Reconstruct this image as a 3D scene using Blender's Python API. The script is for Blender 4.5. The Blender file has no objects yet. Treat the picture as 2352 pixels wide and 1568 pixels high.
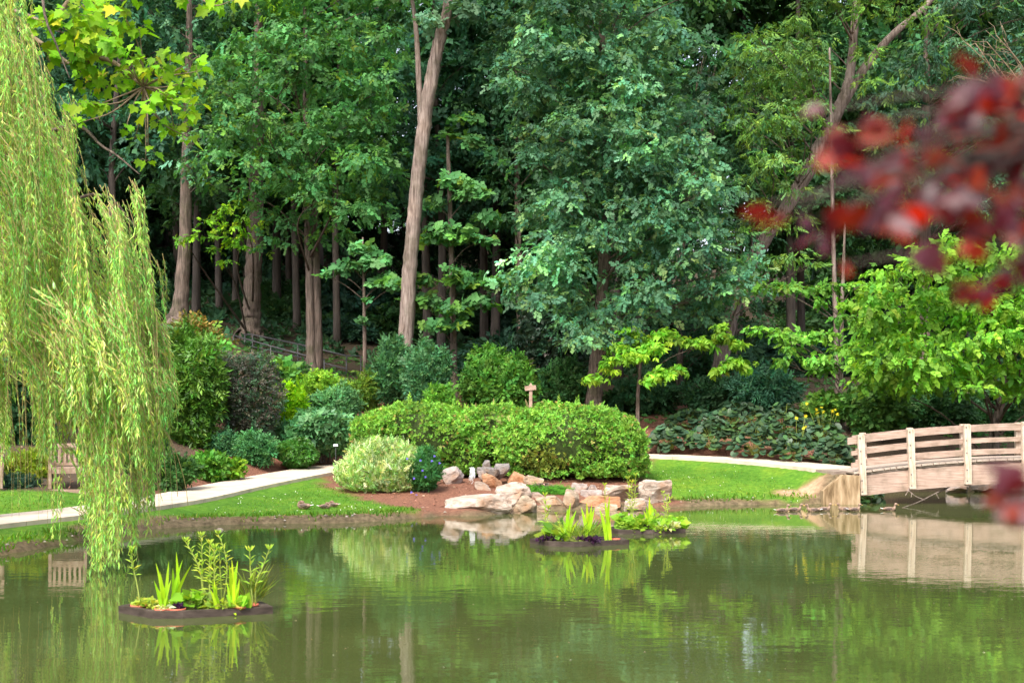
import bpy, bmesh, math, random
import numpy as np
from mathutils import Vector, Matrix

random.seed(7)
RNG = np.random.default_rng(7)
SC = bpy.context.scene
COL = SC.collection

# ------------------------------------------------------------------ camera, sky, sun, exposure
FPX, UC, VH, EYE = 3231.0, 1176.0, 950.0, 2.2      # focal length, centre column, horizon row (of a 2352 px wide frame), eye height
cam_d = bpy.data.cameras.new('camera'); cam = bpy.data.objects.new('camera', cam_d); COL.objects.link(cam)
cam.location = (0, 0, EYE); cam.rotation_euler = (math.radians(90), 0, 0)
cam_d.sensor_width = 36.0; cam_d.lens = 36.0 * FPX / 2352.0
cam_d.shift_y = (VH - 784.0) / 2352.0
cam_d.clip_start = 0.1; cam_d.clip_end = 3000
cam_d.dof.use_dof = True; cam_d.dof.focus_distance = 33.0; cam_d.dof.aperture_fstop = 2.9
SC.camera = cam

SUN_EL, SUN_AZ = math.radians(50), math.radians(205)   # azimuth clockwise from +Y (view direction): behind the camera, a little to its left
world = bpy.data.worlds.new('World'); SC.world = world; world.use_nodes = True
wn, wl = world.node_tree.nodes, world.node_tree.links
sky = wn.new('ShaderNodeTexSky'); sky.sky_type = 'NISHITA'; sky.sun_disc = False
sky.sun_elevation = SUN_EL; sky.sun_rotation = SUN_AZ
sky.air_density = 1.0; sky.dust_density = 4.0; sky.ozone_density = 1.0; sky.altitude = 100
hs = wn.new('ShaderNodeHueSaturation'); hs.inputs['Saturation'].default_value = 0.55
wl.new(sky.outputs[0], hs.inputs['Color'])
wl.new(hs.outputs[0], wn['Background'].inputs[0]); wn['Background'].inputs[1].default_value = 0.15
sun_d = bpy.data.lights.new('sun', 'SUN'); sun_d.energy = 1.5; sun_d.angle = math.radians(16); sun_d.color = (1.0, 0.94, 0.84)
sun = bpy.data.objects.new('sun', sun_d); COL.objects.link(sun)
sd = Vector((math.sin(SUN_AZ) * math.cos(SUN_EL), math.cos(SUN_AZ) * math.cos(SUN_EL), math.sin(SUN_EL)))
sun.rotation_euler = sd.to_track_quat('Z', 'Y').to_euler(); sun.location = sd * 60
SC.view_settings.view_transform = 'Standard'; SC.view_settings.look = 'None'
SC.view_settings.exposure = 1.55; SC.view_settings.gamma = 1.0; SC.view_settings.use_curve_mapping = False
SC.cycles.max_bounces = 6; SC.cycles.diffuse_bounces = 3; SC.cycles.glossy_bounces = 3
SC.cycles.transmission_bounces = 4; SC.cycles.transparent_max_bounces = 4
SC.cycles.use_denoising = True; SC.cycles.caustics_reflective = False; SC.cycles.caustics_refractive = False

# ------------------------------------------------------------------ helpers
def at(u, v, y):
    return np.array([(u - UC) / FPX * y, y, EYE - (v - VH) / FPX * y])
def wx(u, y): return (u - UC) / FPX * y
def unit(a):
    a = np.asarray(a, float); return a / (np.linalg.norm(a, axis=-1, keepdims=True) + 1e-9)

class MB:
    """collects verts and faces"""
    def __init__(s): s.v = []; s.f = []; s.n = 0
    def add(s, v, f):
        v = np.asarray(v, float); s.v.append(v); s.f += [tuple(i + s.n for i in q) for q in f]; s.n += len(v); return s
    def box(s, c, d, rz=0.0, rx=0.0, ry=0.0, taper=1.0):
        c = np.asarray(c, float); hx, hy, hz = np.asarray(d, float) / 2
        p = np.array([[x * (taper if z > 0 else 1), y * (taper if z > 0 else 1), z] for z in (-hz, hz) for x, y in ((-hx, -hy), (hx, -hy), (hx, hy), (-hx, hy))])
        if rz or rx or ry:
            R = np.array((Matrix.Rotation(rz, 3, 'Z') @ Matrix.Rotation(ry, 3, 'Y') @ Matrix.Rotation(rx, 3, 'X')))
            p = p @ R.T
        return s.add(p + c, [(0, 3, 2, 1), (4, 5, 6, 7), (0, 1, 5, 4), (1, 2, 6, 5), (2, 3, 7, 6), (3, 0, 4, 7)])
    def tube(s, pts, rad, n=8, wob=0.0, cap=True, rng=None):
        pts = np.asarray(pts, float); m = len(pts); rad = np.broadcast_to(np.asarray(rad, float), (m,))
        t = unit(np.gradient(pts, axis=0)) if m > 2 else np.repeat(unit(pts[1:] - pts[:1]), m, 0)
        ref = np.array([0, 1.0, 0]) if abs(t[0][1]) < 0.8 else np.array([1.0, 0, 0])
        a = unit(np.cross(t, ref)); b = np.cross(t, a)
        th = np.linspace(0, 2 * math.pi, n, endpoint=False)
        r = rad[:, None] * np.ones((m, n))
        if wob:
            g = rng or RNG
            prof = 1 + wob * g.normal(size=n)
            r = r * prof[None] * (1 + wob * 0.5 * g.normal(size=(m, n)))
        v = pts[:, None] + (np.cos(th)[None, :, None] * a[:, None] + np.sin(th)[None, :, None] * b[:, None]) * r[..., None]
        f = [(i * n + j, i * n + (j + 1) % n, (i + 1) * n + (j + 1) % n, (i + 1) * n + j) for i in range(m - 1) for j in range(n)]
        if cap: f += [tuple(range(n - 1, -1, -1)), tuple((m - 1) * n + j for j in range(n))]
        return s.add(v.reshape(-1, 3), f)
    def mesh(s, name, off=(0, 0, 0), smooth=False):
        v = np.concatenate(s.v) - np.asarray(off, float)
        me = bpy.data.meshes.new(name); me.from_pydata(v.tolist(), [], s.f)
        if smooth: me.polygons.foreach_set('use_smooth', np.ones(len(me.polygons), bool))
        me.update(); return me

def spline(pts, k=6):
    """Catmull-Rom through pts (any dimension), k steps a segment"""
    p = np.asarray(pts, float); q = np.vstack([2 * p[0] - p[1], p, 2 * p[-1] - p[-2]]); out = []
    for i in range(1, len(q) - 2):
        for t in np.linspace(0, 1, k, endpoint=False):
            out.append(0.5 * (2 * q[i] + (q[i + 1] - q[i - 1]) * t + (2 * q[i - 1] - 5 * q[i] + 4 * q[i + 1] - q[i + 2]) * t * t + (3 * q[i] - q[i - 1] - 3 * q[i + 1] + q[i + 2]) * t ** 3))
    out.append(p[-1]); return np.array(out)

def link(o, parent=None):
    COL.objects.link(o)
    if parent is not None: o.parent = parent
    return o
def tag(o, label=None, cat=None, group=None, kind=None):
    if label: o['label'] = label
    if cat: o['category'] = cat
    if group: o['group'] = group
    if kind: o['kind'] = kind
    return o
def thing(name, label, cat, loc, group=None):
    o = bpy.data.objects.new(name, None); o.empty_display_size = 0.2; link(o)
    o.location = Vector([float(c) for c in loc]); return tag(o, label, cat, group)
def part(name, mesh, mat, parent, kind=None, label=None):
    o = bpy.data.objects.new(name, mesh)
    if mat is not None and not mesh.materials: mesh.materials.append(mat)
    link(o, parent); return tag(o, label, None, None, kind)
def solo(name, mesh, mat, label, cat, loc=(0, 0, 0), group=None):
    o = bpy.data.objects.new(name, mesh)
    if not mesh.materials: mesh.materials.append(mat)
    link(o); o.location = Vector([float(c) for c in loc]); return tag(o, label, cat, group)

# ------------------------------------------------------------------ materials
def newmat(name):
    m = bpy.data.materials.new(name); m.use_nodes = True
    return m, m.node_tree.nodes, m.node_tree.links, m.node_tree.nodes['Principled BSDF']
def N(nt, kind, **kw):
    n = nt.new(kind)
    for k, v in kw.items():
        if k in n.inputs: n.inputs[k].default_value = v
        else: setattr(n, k, v)
    return n
def ramp(nt, stops):
    r = nt.new('ShaderNodeValToRGB'); e = r.color_ramp.elements
    while len(e) < len(stops): e.new(0.5)
    for el, (p, c) in zip(e, stops): el.position = p; el.color = (*c, 1)
    return r
def leaf_mat(name, rough=0.5, spec=0.35, trans=0.35, tint=(1.25, 1.15, 0.55)):
    m, nt, lk, b = newmat(name)
    a = N(nt, 'ShaderNodeAttribute', attribute_name='tone')
    b.inputs['Roughness'].default_value = rough; b.inputs['Specular IOR Level'].default_value = spec
    lk.new(a.outputs['Color'], b.inputs['Base Color'])
    mul = N(nt, 'ShaderNodeMix', data_type='RGBA', blend_type='MULTIPLY'); mul.inputs[0].default_value = 1.0
    lk.new(a.outputs['Color'], mul.inputs[6]); mul.inputs[7].default_value = (*tint, 1)
    tr = nt.new('ShaderNodeBsdfTranslucent'); lk.new(mul.outputs[2], tr.inputs[0])
    mx = nt.new('ShaderNodeMixShader'); mx.inputs[0].default_value = trans
    lk.new(b.outputs[0], mx.inputs[1]); lk.new(tr.outputs[0], mx.inputs[2]); lk.new(mx.outputs[0], nt['Material Output'].inputs[0])
    return m
def noise_mat(name, stops, scale=5.0, stretch=(1, 1, 1), detail=6, rough=0.85, bump=0.3, bscale=None, bdist=0.02, spec=0.25, rot=(0, 0, 0)):
    m, nt, lk, b = newmat(name)
    tc = nt.new('ShaderNodeTexCoord'); mp = N(nt, 'ShaderNodeMapping'); mp.inputs['Scale'].default_value = stretch; mp.inputs['Rotation'].default_value = rot
    lk.new(tc.outputs['Object'], mp.inputs[0])
    n1 = N(nt, 'ShaderNodeTexNoise', Scale=scale, Detail=detail, Roughness=0.6); lk.new(mp.outputs[0], n1.inputs[0])
    r = ramp(nt, stops); lk.new(n1.outputs[0], r.inputs[0]); lk.new(r.outputs[0], b.inputs['Base Color'])
    b.inputs['Roughness'].default_value = rough; b.inputs['Specular IOR Level'].default_value = spec
    n2 = N(nt, 'ShaderNodeTexNoise', Scale=bscale or scale * 2.5, Detail=8, Roughness=0.65); lk.new(mp.outputs[0], n2.inputs[0])
    bp = N(nt, 'ShaderNodeBump', Strength=bump, Distance=bdist); lk.new(n2.outputs[0], bp.inputs['Height']); lk.new(bp.outputs[0], b.inputs['Normal'])
    return m

M = {}
M['leaf'] = leaf_mat('leaf', 0.55, 0.2, 0.38)
M['leaf_gloss'] = leaf_mat('leaf_glossy', 0.42, 0.35, 0.28)
M['leaf_soft'] = leaf_mat('leaf_soft', 0.6, 0.2, 0.45)
M['leaf_red'] = leaf_mat('leaf_copper', 0.42, 0.6, 0.42, (3.4, 0.7, 0.3))
M['leaf_red'].node_tree.nodes['Principled BSDF'].inputs['IOR'].default_value = 1.5
M['petal'] = leaf_mat('petal', 0.6, 0.2, 0.3, (1, 1, 1))
M['bark'] = noise_mat('bark_brown', [(0.3, (0.045, 0.033, 0.027)), (0.52, (0.14, 0.105, 0.085)), (0.75, (0.23, 0.18, 0.15))], 15, (1, 1, 0.1), bump=1.0, bscale=20, bdist=0.06)
M['bark_light'] = noise_mat('bark_pale', [(0.32, (0.085, 0.06, 0.048)), (0.5, (0.21, 0.16, 0.135)), (0.7, (0.33, 0.27, 0.235))], 15, (1, 1, 0.09), bump=1.0, bscale=22, bdist=0.06)
def weather(m, lo, hi, sc):
    """broad stains and algae over a bark colour"""
    nt, lk = m.node_tree.nodes, m.node_tree.links; b = nt['Principled BSDF']; src = b.inputs['Base Color'].links[0].from_socket
    tc = nt.new('ShaderNodeTexCoord'); n = N(nt, 'ShaderNodeTexNoise', Scale=sc, Detail=5, Roughness=.6); lk.new(tc.outputs['Object'], n.inputs[0])
    r = ramp(nt, [(.36, lo), (.5, (1, 1, 1)), (.68, hi)]); lk.new(n.outputs[0], r.inputs[0])
    mx = N(nt, 'ShaderNodeMix', data_type='RGBA', blend_type='MULTIPLY'); mx.inputs[0].default_value = 1; lk.new(src, mx.inputs[6]); lk.new(r.outputs[0], mx.inputs[7]); lk.new(mx.outputs[2], b.inputs['Base Color'])
weather(M['bark'], (.62, .68, .55), (1.2, 1.12, 1.05), 1.6); weather(M['bark_light'], (.66, .68, .6), (1.18, 1.15, 1.1), 1.4)
M['bark_dark'] = noise_mat('bark_dark', [(0.3, (0.04, 0.033, 0.028)), (0.7, (0.12, 0.095, 0.08))], 7, (1, 1, 0.15), bump=0.6, bdist=0.04)
M['twig'] = noise_mat('twig', [(0.3, (0.14, 0.10, 0.06)), (0.7, (0.28, 0.21, 0.14))], 9, bump=0.2)
M['stem'] = noise_mat('stem_green', [(0.3, (0.20, 0.27, 0.05)), (0.7, (0.33, 0.38, 0.08))], 14, bump=0.1, rough=0.6)
M['willow_stem'] = noise_mat('willow_twig', [(0.3, (0.25, 0.2, 0.07)), (0.7, (0.4, 0.31, 0.13))], 14, bump=0.1, rough=0.7)
# ------------------------------------------------------------------ terrain
SHORE = np.array([at(u, v, 2.2 * FPX / (v - VH))[:2] for u, v in
    [(-30, 1290), (0, 1279), (80, 1262), (150, 1248), (230, 1232), (310, 1219), (400, 1211), (500, 1205), (620, 1202), (760, 1201), (880, 1196), (960, 1189),
     (1020, 1184), (1100, 1184), (1180, 1177), (1240, 1172), (1330, 1170), (1430, 1168), (1500, 1166), (1560, 1165), (1640, 1160), (1740, 1158), (1840, 1158), (1900, 1156), (1955, 1153)]])
SHORE = np.vstack([SHORE, [[8.55, 36.2], [9.2, 38.2], [10.5, 39.6], [13, 40.2], [16, 39.6], [18, 38], [18.8, 34], [19.6, 28], [21, 18], [19, 7], [12, 4.2], [3, 3.4], [-6, 3.6], [-13, 5], [-16, 10], [-13.5, 16], [-10.2, 18.4]]])
def poly_sd(P, poly):
    """signed distance of points P (n,2) to a closed polygon: negative inside"""
    d = np.full(len(P), 1e9); ins = np.zeros(len(P), bool)
    for a, b in zip(poly, np.roll(poly, -1, 0)):
        e = b - a; w = P - a; t = np.clip((w @ e) / (e @ e + 1e-12), 0, 1)
        d = np.minimum(d, np.hypot(*(w - t[:, None] * e).T))
        c = (a[1] > P[:, 1]) != (b[1] > P[:, 1])
        ins ^= c & (P[:, 0] < (b[0] - a[0]) * (P[:, 1] - a[1]) / (b[1] - a[1] + 1e-12) + a[0])
    return np.where(ins, -d, d)
CTRL = [at(*q) for q in [
    (0, 1198, 25.4), (200, 1176, 27.2), (372, 1153, 29.9), (500, 1127, 32.9), (622, 1101, 35.4), (791, 1073, 39.2), (700, 1166, 30.2), (850, 1155, 31.5), (450, 1178, 28.8), (560, 1140, 32.4), (700, 1120, 34),
    (150, 1122, 30.1), (0, 1128, 29.5), (-200, 1140, 28), (300, 1128, 30.6),
    (1050, 1112, 33.5), (1100, 1098, 36), (1400, 1103, 35.5), (900, 1148, 32.3), (1200, 1135, 33.5), (1250, 1042, 41), (1000, 1052, 40.5),
    (1490, 1050, 40.4), (1700, 1061, 39), (1850, 1074, 37.4), (1960, 1087, 35.6), (1700, 1122, 35.4), (1850, 1132, 34.8), (1560, 1130, 34.6), (1550, 1090, 37),
    (1500, 1000, 43), (1500, 962, 47), (1750, 1000, 42), (1950, 1040, 38.8), (2150, 1000, 43), (2350, 1000, 44), (1930, 960, 44.5), (1640, 918, 50), (1365, 955, 46),
    (1217, 972, 42.5), (1043, 925, 46), (915, 932, 45), (840, 900, 47), (720, 858, 52), (575, 778, 60), (412, 738, 55), (500, 1000, 39), (450, 1085, 35), (640, 1062, 38.6),
    (100, 900, 40), (0, 850, 50), (545, 812, 57), (815, 880, 50), (560, 900, 44), (600, 680, 80), (1200, 770, 80), (1200, 570, 115), (600, 520, 115), (1900, 600, 115), (1900, 855, 60), (1900, 770, 85), (2400, 850, 70), (-300, 650, 70), (2120, 900, 52), (2700, 560, 115), (-300, 500, 115)]]
CTRL += [np.array(q, float) for q in [(-20, 22, .9), (-20, 10, .9), (0, 0.5, .6), (8, 0.5, .6), (-8, 0.5, .6), (24, 20, .9), (22, 34, 1.0), (26, 42, 1.9), (0, 170, 20), (110, 150, 18), (-110, 150, 19),
         (-60, 40, 4), (60, 40, 3), (70, 5, 2), (-70, 5, 2), (0, -60, 2)]]
CTRL += [np.array([x, y, 0.03]) for x, y in SHORE]
CTRL = np.array(CTRL)
def _phi(r2): return np.where(r2 > 1e-9, 0.5 * r2 * np.log(r2 + 1e-12), 0.0)
def _fit(C):
    n = len(C); P = C[:, :2] / 10.0
    K = _phi(((P[:, None] - P[None]) ** 2).sum(-1)) + 0.02 * np.eye(n)
    A = np.block([[K, np.ones((n, 1)), P], [np.ones((1, n)), np.zeros((1, 3))], [P.T, np.zeros((2, 3))]])
    return np.linalg.solve(A, np.concatenate([C[:, 2], np.zeros(3)]))
_W = _fit(CTRL)
def vnoise(P, scale, seed=0):
    """cheap smooth 2-D noise, about -1..1"""
    g = np.random.default_rng(seed); out = 0
    for k in range(5):
        a = g.uniform(0, 6.28); f = scale * g.uniform(0.6, 1.7)
        out = out + np.sin((P[:, 0] * math.cos(a) + P[:, 1] * math.sin(a)) * f + g.uniform(0, 6.28) + 1.3 * np.sin((P[:, 1] * math.cos(a) - P[:, 0] * math.sin(a)) * f * 0.7))
    return out / 3.2
def ground_z(P):
    P = np.atleast_2d(np.asarray(P, float))[:, :2]; Q = P / 10.0; C = CTRL[:, :2] / 10.0
    z = np.zeros(len(P))
    for i in range(0, len(P), 4000):
        q = Q[i:i + 4000]
        z[i:i + 4000] = _phi(((q[:, None] - C[None]) ** 2).sum(-1)) @ _W[:len(C)] + _W[len(C)] + q @ _W[len(C) + 1:]
    far = np.clip((np.hypot(P[:, 0] / 90, (P[:, 1] - 50) / 90) - 1) / 1.5, 0, 1)
    z = z * (1 - far) + 18.0 * far
    sd_ = poly_sd(P, SHORE) + 0.10 * vnoise(P, 2.2, 3) + 0.04 * vnoise(P, 7, 5)
    land = np.maximum(z, 0.13 * np.clip(sd_ / 0.28, 0, 1) ** 0.7 + 0.02 * sd_.clip(0, 3)) + 0.02 * vnoise(P, 1.4, 9) * np.clip(sd_, 0, 1)
    bed = -np.minimum(1.1, 0.05 + 0.45 * np.abs(sd_))
    return np.where(sd_ > 0, np.maximum(land, 0.012), bed)
def gz(x, y): return float(ground_z([[x, y]])[0])

# path centre lines (world xy) and width
PATH_L3 = spline([at(u, v, y) for u, v, y in [(-420, 1240, 22), (-150, 1215, 24), (0, 1198, 25.4), (200, 1176, 27.2), (372, 1153, 29.9), (500, 1127, 32.9), (622, 1101, 35.4), (720, 1084, 37.6), (800, 1071, 39.3)]], 8)
PATH_R3 = spline([PATH_L3[-1], at(960, 1058, 40.9), at(1200, 1048, 41.2), at(1490, 1047, 40.4), at(1700, 1058, 39), at(1850, 1071, 37.4), at(1940, 1081, 36), (8.75, 35.25, .73)], 8)
PATH_L, PATH_R = PATH_L3[:, :2], PATH_R3[:, :2]
PATH_W = 1.6
def line_d(P, L):
    d = np.full(len(P), 1e9)
    for a, b in zip(L[:-1], L[1:]):
        e = b - a; w = P - a; t = np.clip((w @ e) / (e @ e + 1e-12), 0, 1)
        d = np.minimum(d, np.hypot(*(w - t[:, None] * e).T))
    return d

def axis(lo, hi, dense_lo, dense_hi, step, grow=1.25):
    a = list(np.arange(dense_lo, dense_hi + 1e-6, step)); s = step
    while a[-1] < hi: s *= grow; a.append(a[-1] + s)
    s = step
    while a[0] > lo: s *= grow; a.insert(0, a[0] - s)
    return np.array(a)
gx = axis(-900, 900, -13, 19, 0.185); gy = axis(-700, 1200, 18, 47, 0.185)
GX, GY = np.meshgrid(gx, gy); GP = np.stack([GX.ravel(), GY.ravel()], 1)
GZ = ground_z(GP)
nx, ny = len(gx), len(gy)
ii, jj = np.meshgrid(np.arange(nx - 1), np.arange(ny - 1)); q0 = (jj * nx + ii).ravel()
quads = np.stack([q0, q0 + 1, q0 + nx + 1, q0 + nx], 1)
def quad_mesh(name, V, F, smooth=True):
    me = bpy.data.meshes.new(name); me.vertices.add(len(V)); me.vertices.foreach_set('co', np.asarray(V, np.float32).ravel())
    k = F.shape[1]; me.loops.add(F.size); me.loops.foreach_set('vertex_index', F.ravel().astype(np.int32))
    me.polygons.add(len(F)); me.polygons.foreach_set('loop_start', np.arange(0, F.size, k, dtype=np.int32))
    try: me.polygons.foreach_set('loop_total', np.full(len(F), k, np.int32))
    except Exception: pass
    if smooth: me.polygons.foreach_set('use_smooth', np.ones(len(F), bool))
    me.update(calc_edges=True); return me
ground_me = quad_mesh('ground', np.c_[GP, GZ], quads)
# zones: lawn, bare mud, bark mulch; the rest is forest leaf litter, also painted as shade under the bridge
def inpoly(P, px):  # px: (u, v, y) outline
    return poly_sd(P, np.array([at(*q)[:2] for q in px]))
LAWN_L = np.vstack([PATH_L[:, :], [[-4.9, 36.2], [-3.9, 32.7], [-2.6, 31.1], [-1.9, 30.3], [-1.9, 29.5], [-4, 27.4], [-6.2, 24.8], [-7.6, 21.5], [-9, 18.5], [-13, 15]]])
LAWN_B = [(-600, 1100, 27), (-600, 1200, 22), (0, 1195, 24), (380, 1140, 29), (440, 1128, 30.6), (330, 1118, 31.2), (200, 1122, 30.2), (0, 1130, 29.2)]
LAWN_R = np.vstack([PATH_R[24:, :], [[8.2, 34.4], [7.2, 33.6], [4.6, 32.9], [4.2, 33.6], [3.6, 34.6], [3.3, 37]]])
nz = 0.22 * vnoise(GP, 1.9, 21) + 0.10 * vnoise(GP, 6.5, 22)
soft = lambda d, w: np.clip(0.5 - d / w, 0, 1)
shore_d = poly_sd(GP, SHORE)
lawn = np.maximum.reduce([soft(poly_sd(GP, LAWN_L) + nz, 0.3), soft(inpoly(GP, LAWN_B) + nz, 0.3), soft(poly_sd(GP, LAWN_R) + nz, 0.3)])
mud = soft(shore_d - 0.26 + 1.1 * nz, 0.3) 
bare = soft(np.hypot((GP[:, 0] - 7.2) / 0.75, (GP[:, 1] - 35.0) / 0.35) - 1 + nz, 0.5)
under = (GP[:, 0] > 8.6) & (GP[:, 1] > 36.2); mud = mud * (1 - .85 * under)  # mud swapped for dark litter colour, painting in the shade under the bridge
lawn = lawn * (1 - mud) * (1 - bare)
mulch = np.clip((54 - GP[:, 1]) / 7, 0, 1); mulch = mulch * np.clip(1 - 0.9 * soft(shore_d, 0.1), 0, 1)
mulch = mulch * (1 - ((GP[:, 0] > 8.7) & (GP[:, 1] > 36.4)) * 0.9) * np.clip((GP[:, 0] + 8.6) / .8, 0.05, 1)  # mulch thinned on that bank too, so the bridge's shade is in the colour
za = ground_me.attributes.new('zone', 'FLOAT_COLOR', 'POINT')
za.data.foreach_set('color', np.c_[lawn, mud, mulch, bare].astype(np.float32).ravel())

m, nt, lk, b = newmat('ground_mix')
zn = N(nt, 'ShaderNodeAttribute', attribute_name='zone'); sep = nt.new('ShaderNodeSeparateColor'); lk.new(zn.outputs['Color'], sep.inputs[0])
tc = nt.new('ShaderNodeTexCoord')
def tex(scale, detail=6, rough=0.6):
    n = N(nt, 'ShaderNodeTexNoise', Scale=scale, Detail=detail, Roughness=rough); lk.new(tc.outputs['Object'], n.inputs[0]); return n
def mix(fac, a, bb):
    x = N(nt, 'ShaderNodeMix', data_type='RGBA'); lk.new(fac, x.inputs[0]); lk.new(a, x.inputs[6]); lk.new(bb, x.inputs[7]); return x.outputs[2]
n_f, n_m, n_c = tex(26, 8, 0.7), tex(9, 6), tex(0.9, 4)
grass_c = ramp(nt, [(0.3, (0.05, 0.13, 0.012)), (0.55, (0.09, 0.205, 0.017)), (0.78, (0.155, 0.27, 0.034))]); lk.new(n_m.outputs[0], grass_c.inputs[0])
gv = ramp(nt, [(0.33, (0.68, 0.78, 0.75)), (0.5, (1, 1, 1)), (0.68, (1.45, 1.1, 0.95))]); lk.new(n_c.outputs[0], gv.inputs[0]); gm = N(nt, 'ShaderNodeMix', data_type='RGBA', blend_type='MULTIPLY'); gm.inputs[0].default_value = 1; lk.new(grass_c.outputs[0], gm.inputs[6]); lk.new(gv.outputs[0], gm.inputs[7])
mulch_c = ramp(nt, [(0.32, (0.06, 0.028, 0.02)), (0.5, (0.19, 0.085, 0.055)), (0.66, (0.30, 0.145, 0.09)), (0.78, (0.5, 0.33, 0.22))]); lk.new(n_f.outputs[0], mulch_c.inputs[0])
litter_c = ramp(nt, [(0.3, (0.03, 0.024, 0.017)), (0.6, (0.095, 0.07, 0.045)), (0.8, (0.16, 0.11, 0.07))]); lk.new(n_f.outputs[0], litter_c.inputs[0])
mud_c = ramp(nt, [(0.3, (0.06, 0.046, 0.026)), (0.55, (0.145, 0.11, 0.062)), (0.8, (0.26, 0.195, 0.12))]); lk.new(n_m.outputs[0], mud_c.inputs[0])
bare_c = ramp(nt, [(0.3, (0.30, 0.18, 0.11)), (0.7, (0.48, 0.32, 0.2))]); lk.new(n_m.outputs[0], bare_c.inputs[0])
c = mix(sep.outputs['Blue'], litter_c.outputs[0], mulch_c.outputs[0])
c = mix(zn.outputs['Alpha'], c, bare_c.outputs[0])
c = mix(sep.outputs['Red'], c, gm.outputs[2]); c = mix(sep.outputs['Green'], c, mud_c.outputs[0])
lk.new(c, b.inputs['Base Color']); b.inputs['Roughness'].default_value = 0.9; b.inputs['Specular IOR Level'].default_value = 0.15
bp = N(nt, 'ShaderNodeBump', Strength=0.8, Distance=0.03); lk.new(n_f.outputs[0], bp.inputs['Height']); lk.new(bp.outputs[0], b.inputs['Normal'])
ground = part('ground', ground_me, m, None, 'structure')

# ------------------------------------------------------------------ water
wm, nt, lk, b = newmat('pond_water')
tc = nt.new('ShaderNodeTexCoord')
mp = N(nt, 'ShaderNodeMapping'); mp.inputs['Scale'].default_value = (0.55, 1.0, 1.0); lk.new(tc.outputs['Object'], mp.inputs[0])
w1 = N(nt, 'ShaderNodeTexNoise', Scale=3.2, Detail=3, Roughness=0.5); w2 = N(nt, 'ShaderNodeTexNoise', Scale=12.0, Detail=2, Roughness=0.5); w3 = N(nt, 'ShaderNodeTexNoise', Scale=0.22, Detail=2)
for w in (w1, w2): lk.new(mp.outputs[0], w.inputs[0])
lk.new(tc.outputs['Object'], w3.inputs[0])
pr = ramp(nt, [(0.38, (0.4, 0.4, 0.4)), (0.6, (1, 1, 1))]); lk.new(w3.outputs[0], pr.inputs[0])
ad = N(nt, 'ShaderNodeMath', operation='MULTIPLY_ADD'); lk.new(w2.outputs[0], ad.inputs[0]); ad.inputs[1].default_value = 0.22; lk.new(w1.outputs[0], ad.inputs[2])
bp = N(nt, 'ShaderNodeBump', Distance=0.0029); lk.new(pr.outputs[0], bp.inputs['Strength']); lk.new(ad.outputs[0], bp.inputs['Height'])
murk = N(nt, 'ShaderNodeTexNoise', Scale=0.5, Detail=3); lk.new(tc.outputs['Object'], murk.inputs[0])
mr = ramp(nt, [(0.35, (0.050, 0.066, 0.018)), (0.7, (0.070, 0.086, 0.025))]); lk.new(murk.outputs[0], mr.inputs[0])
lk.new(mr.outputs[0], b.inputs['Base Color']); b.inputs['Roughness'].default_value = 0.015; b.inputs['IOR'].default_value = 1.36
lk.new(bp.outputs[0], b.inputs['Normal'])
WX = np.array([[-26, 1.2, 0], [26, 1.2, 0], [26, 43, 0], [-26, 43, 0]], float)
part('pond_water', quad_mesh('pond_water', WX, np.array([[0, 1, 2, 3]]), False), wm, None, 'structure')

# ------------------------------------------------------------------ paved path: concrete slabs in one ribbon
conc = noise_mat('path_concrete', [(0.3, (0.40, 0.32, 0.25)), (0.5, (0.56, 0.455, 0.345)), (0.8, (0.64, 0.54, 0.43))], 2.2, bump=0.15, bscale=60, bdist=0.01)
base_c = noise_mat('path_base', [(0.3, (0.2, 0.15, 0.12)), (0.7, (0.3, 0.24, 0.19))], 4, bump=0.2)
def ribbon(L, w):
    t = unit(np.gradient(L, axis=0)); n = np.c_[-t[:, 1], t[:, 0]]; return L + n * w / 2, L - n * w / 2
path_line = np.vstack([PATH_L, PATH_R[1:]])
keep = np.r_[True, np.hypot(*np.diff(path_line, axis=0).T) > 0.05]; path_line = path_line[keep]
s = np.r_[0, np.cumsum(np.hypot(*np.diff(path_line, axis=0).T))]
fine = np.arange(0, s[-1], 0.3); path_line = np.c_[np.interp(fine, s, path_line[:, 0]), np.interp(fine, s, path_line[:, 1])]
for _ in range(6): path_line[1:-1] = 0.5 * path_line[1:-1] + 0.25 * (path_line[:-2] + path_line[2:])
p3 = np.vstack([PATH_L3, PATH_R3[1:]]); zc = p3[np.argmin(((path_line[:, None] - p3[None, :, :2]) ** 2).sum(-1), 1), 2]
for _ in range(25): zc[1:-1] = 0.5 * zc[1:-1] + 0.25 * (zc[:-2] + zc[2:])
def strip(i0, i1, w, top, depth):
    L, R = ribbon(path_line, w); V = []
    for i in range(i0, i1 + 1):
        for p, dz in ((L[i], top), (R[i], top), (R[i], top - depth), (L[i], top - depth)): V.append((p[0], p[1], zc[i] + dz))
    F = []
    for k in range(i1 - i0):
        a = k * 4
        for e in range(4): F.append((a + e, a + (e + 1) % 4, a + 4 + (e + 1) % 4, a + 4 + e))
    n = (i1 - i0) * 4; F += [(3, 2, 1, 0), (n, n + 1, n + 2, n + 3)]
    return MB().add(V, [f[::-1] for f in F])
path = part('path', strip(0, len(fine) - 1, PATH_W - 0.06, 0.03, 0.25).mesh('path'), base_c, None, 'structure')
for k in range(0, len(fine) - 6, 6):
    me = strip(k, min(k + 6, len(fine) - 1), PATH_W, 0.05, 0.2)
    v = me.v[0]; cc = v.mean(0); me.v[0] = cc + (v - cc) * np.array([0.994, 0.994, 1.0])
    part('slab', me.mesh('slab'), conc, path)
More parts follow.
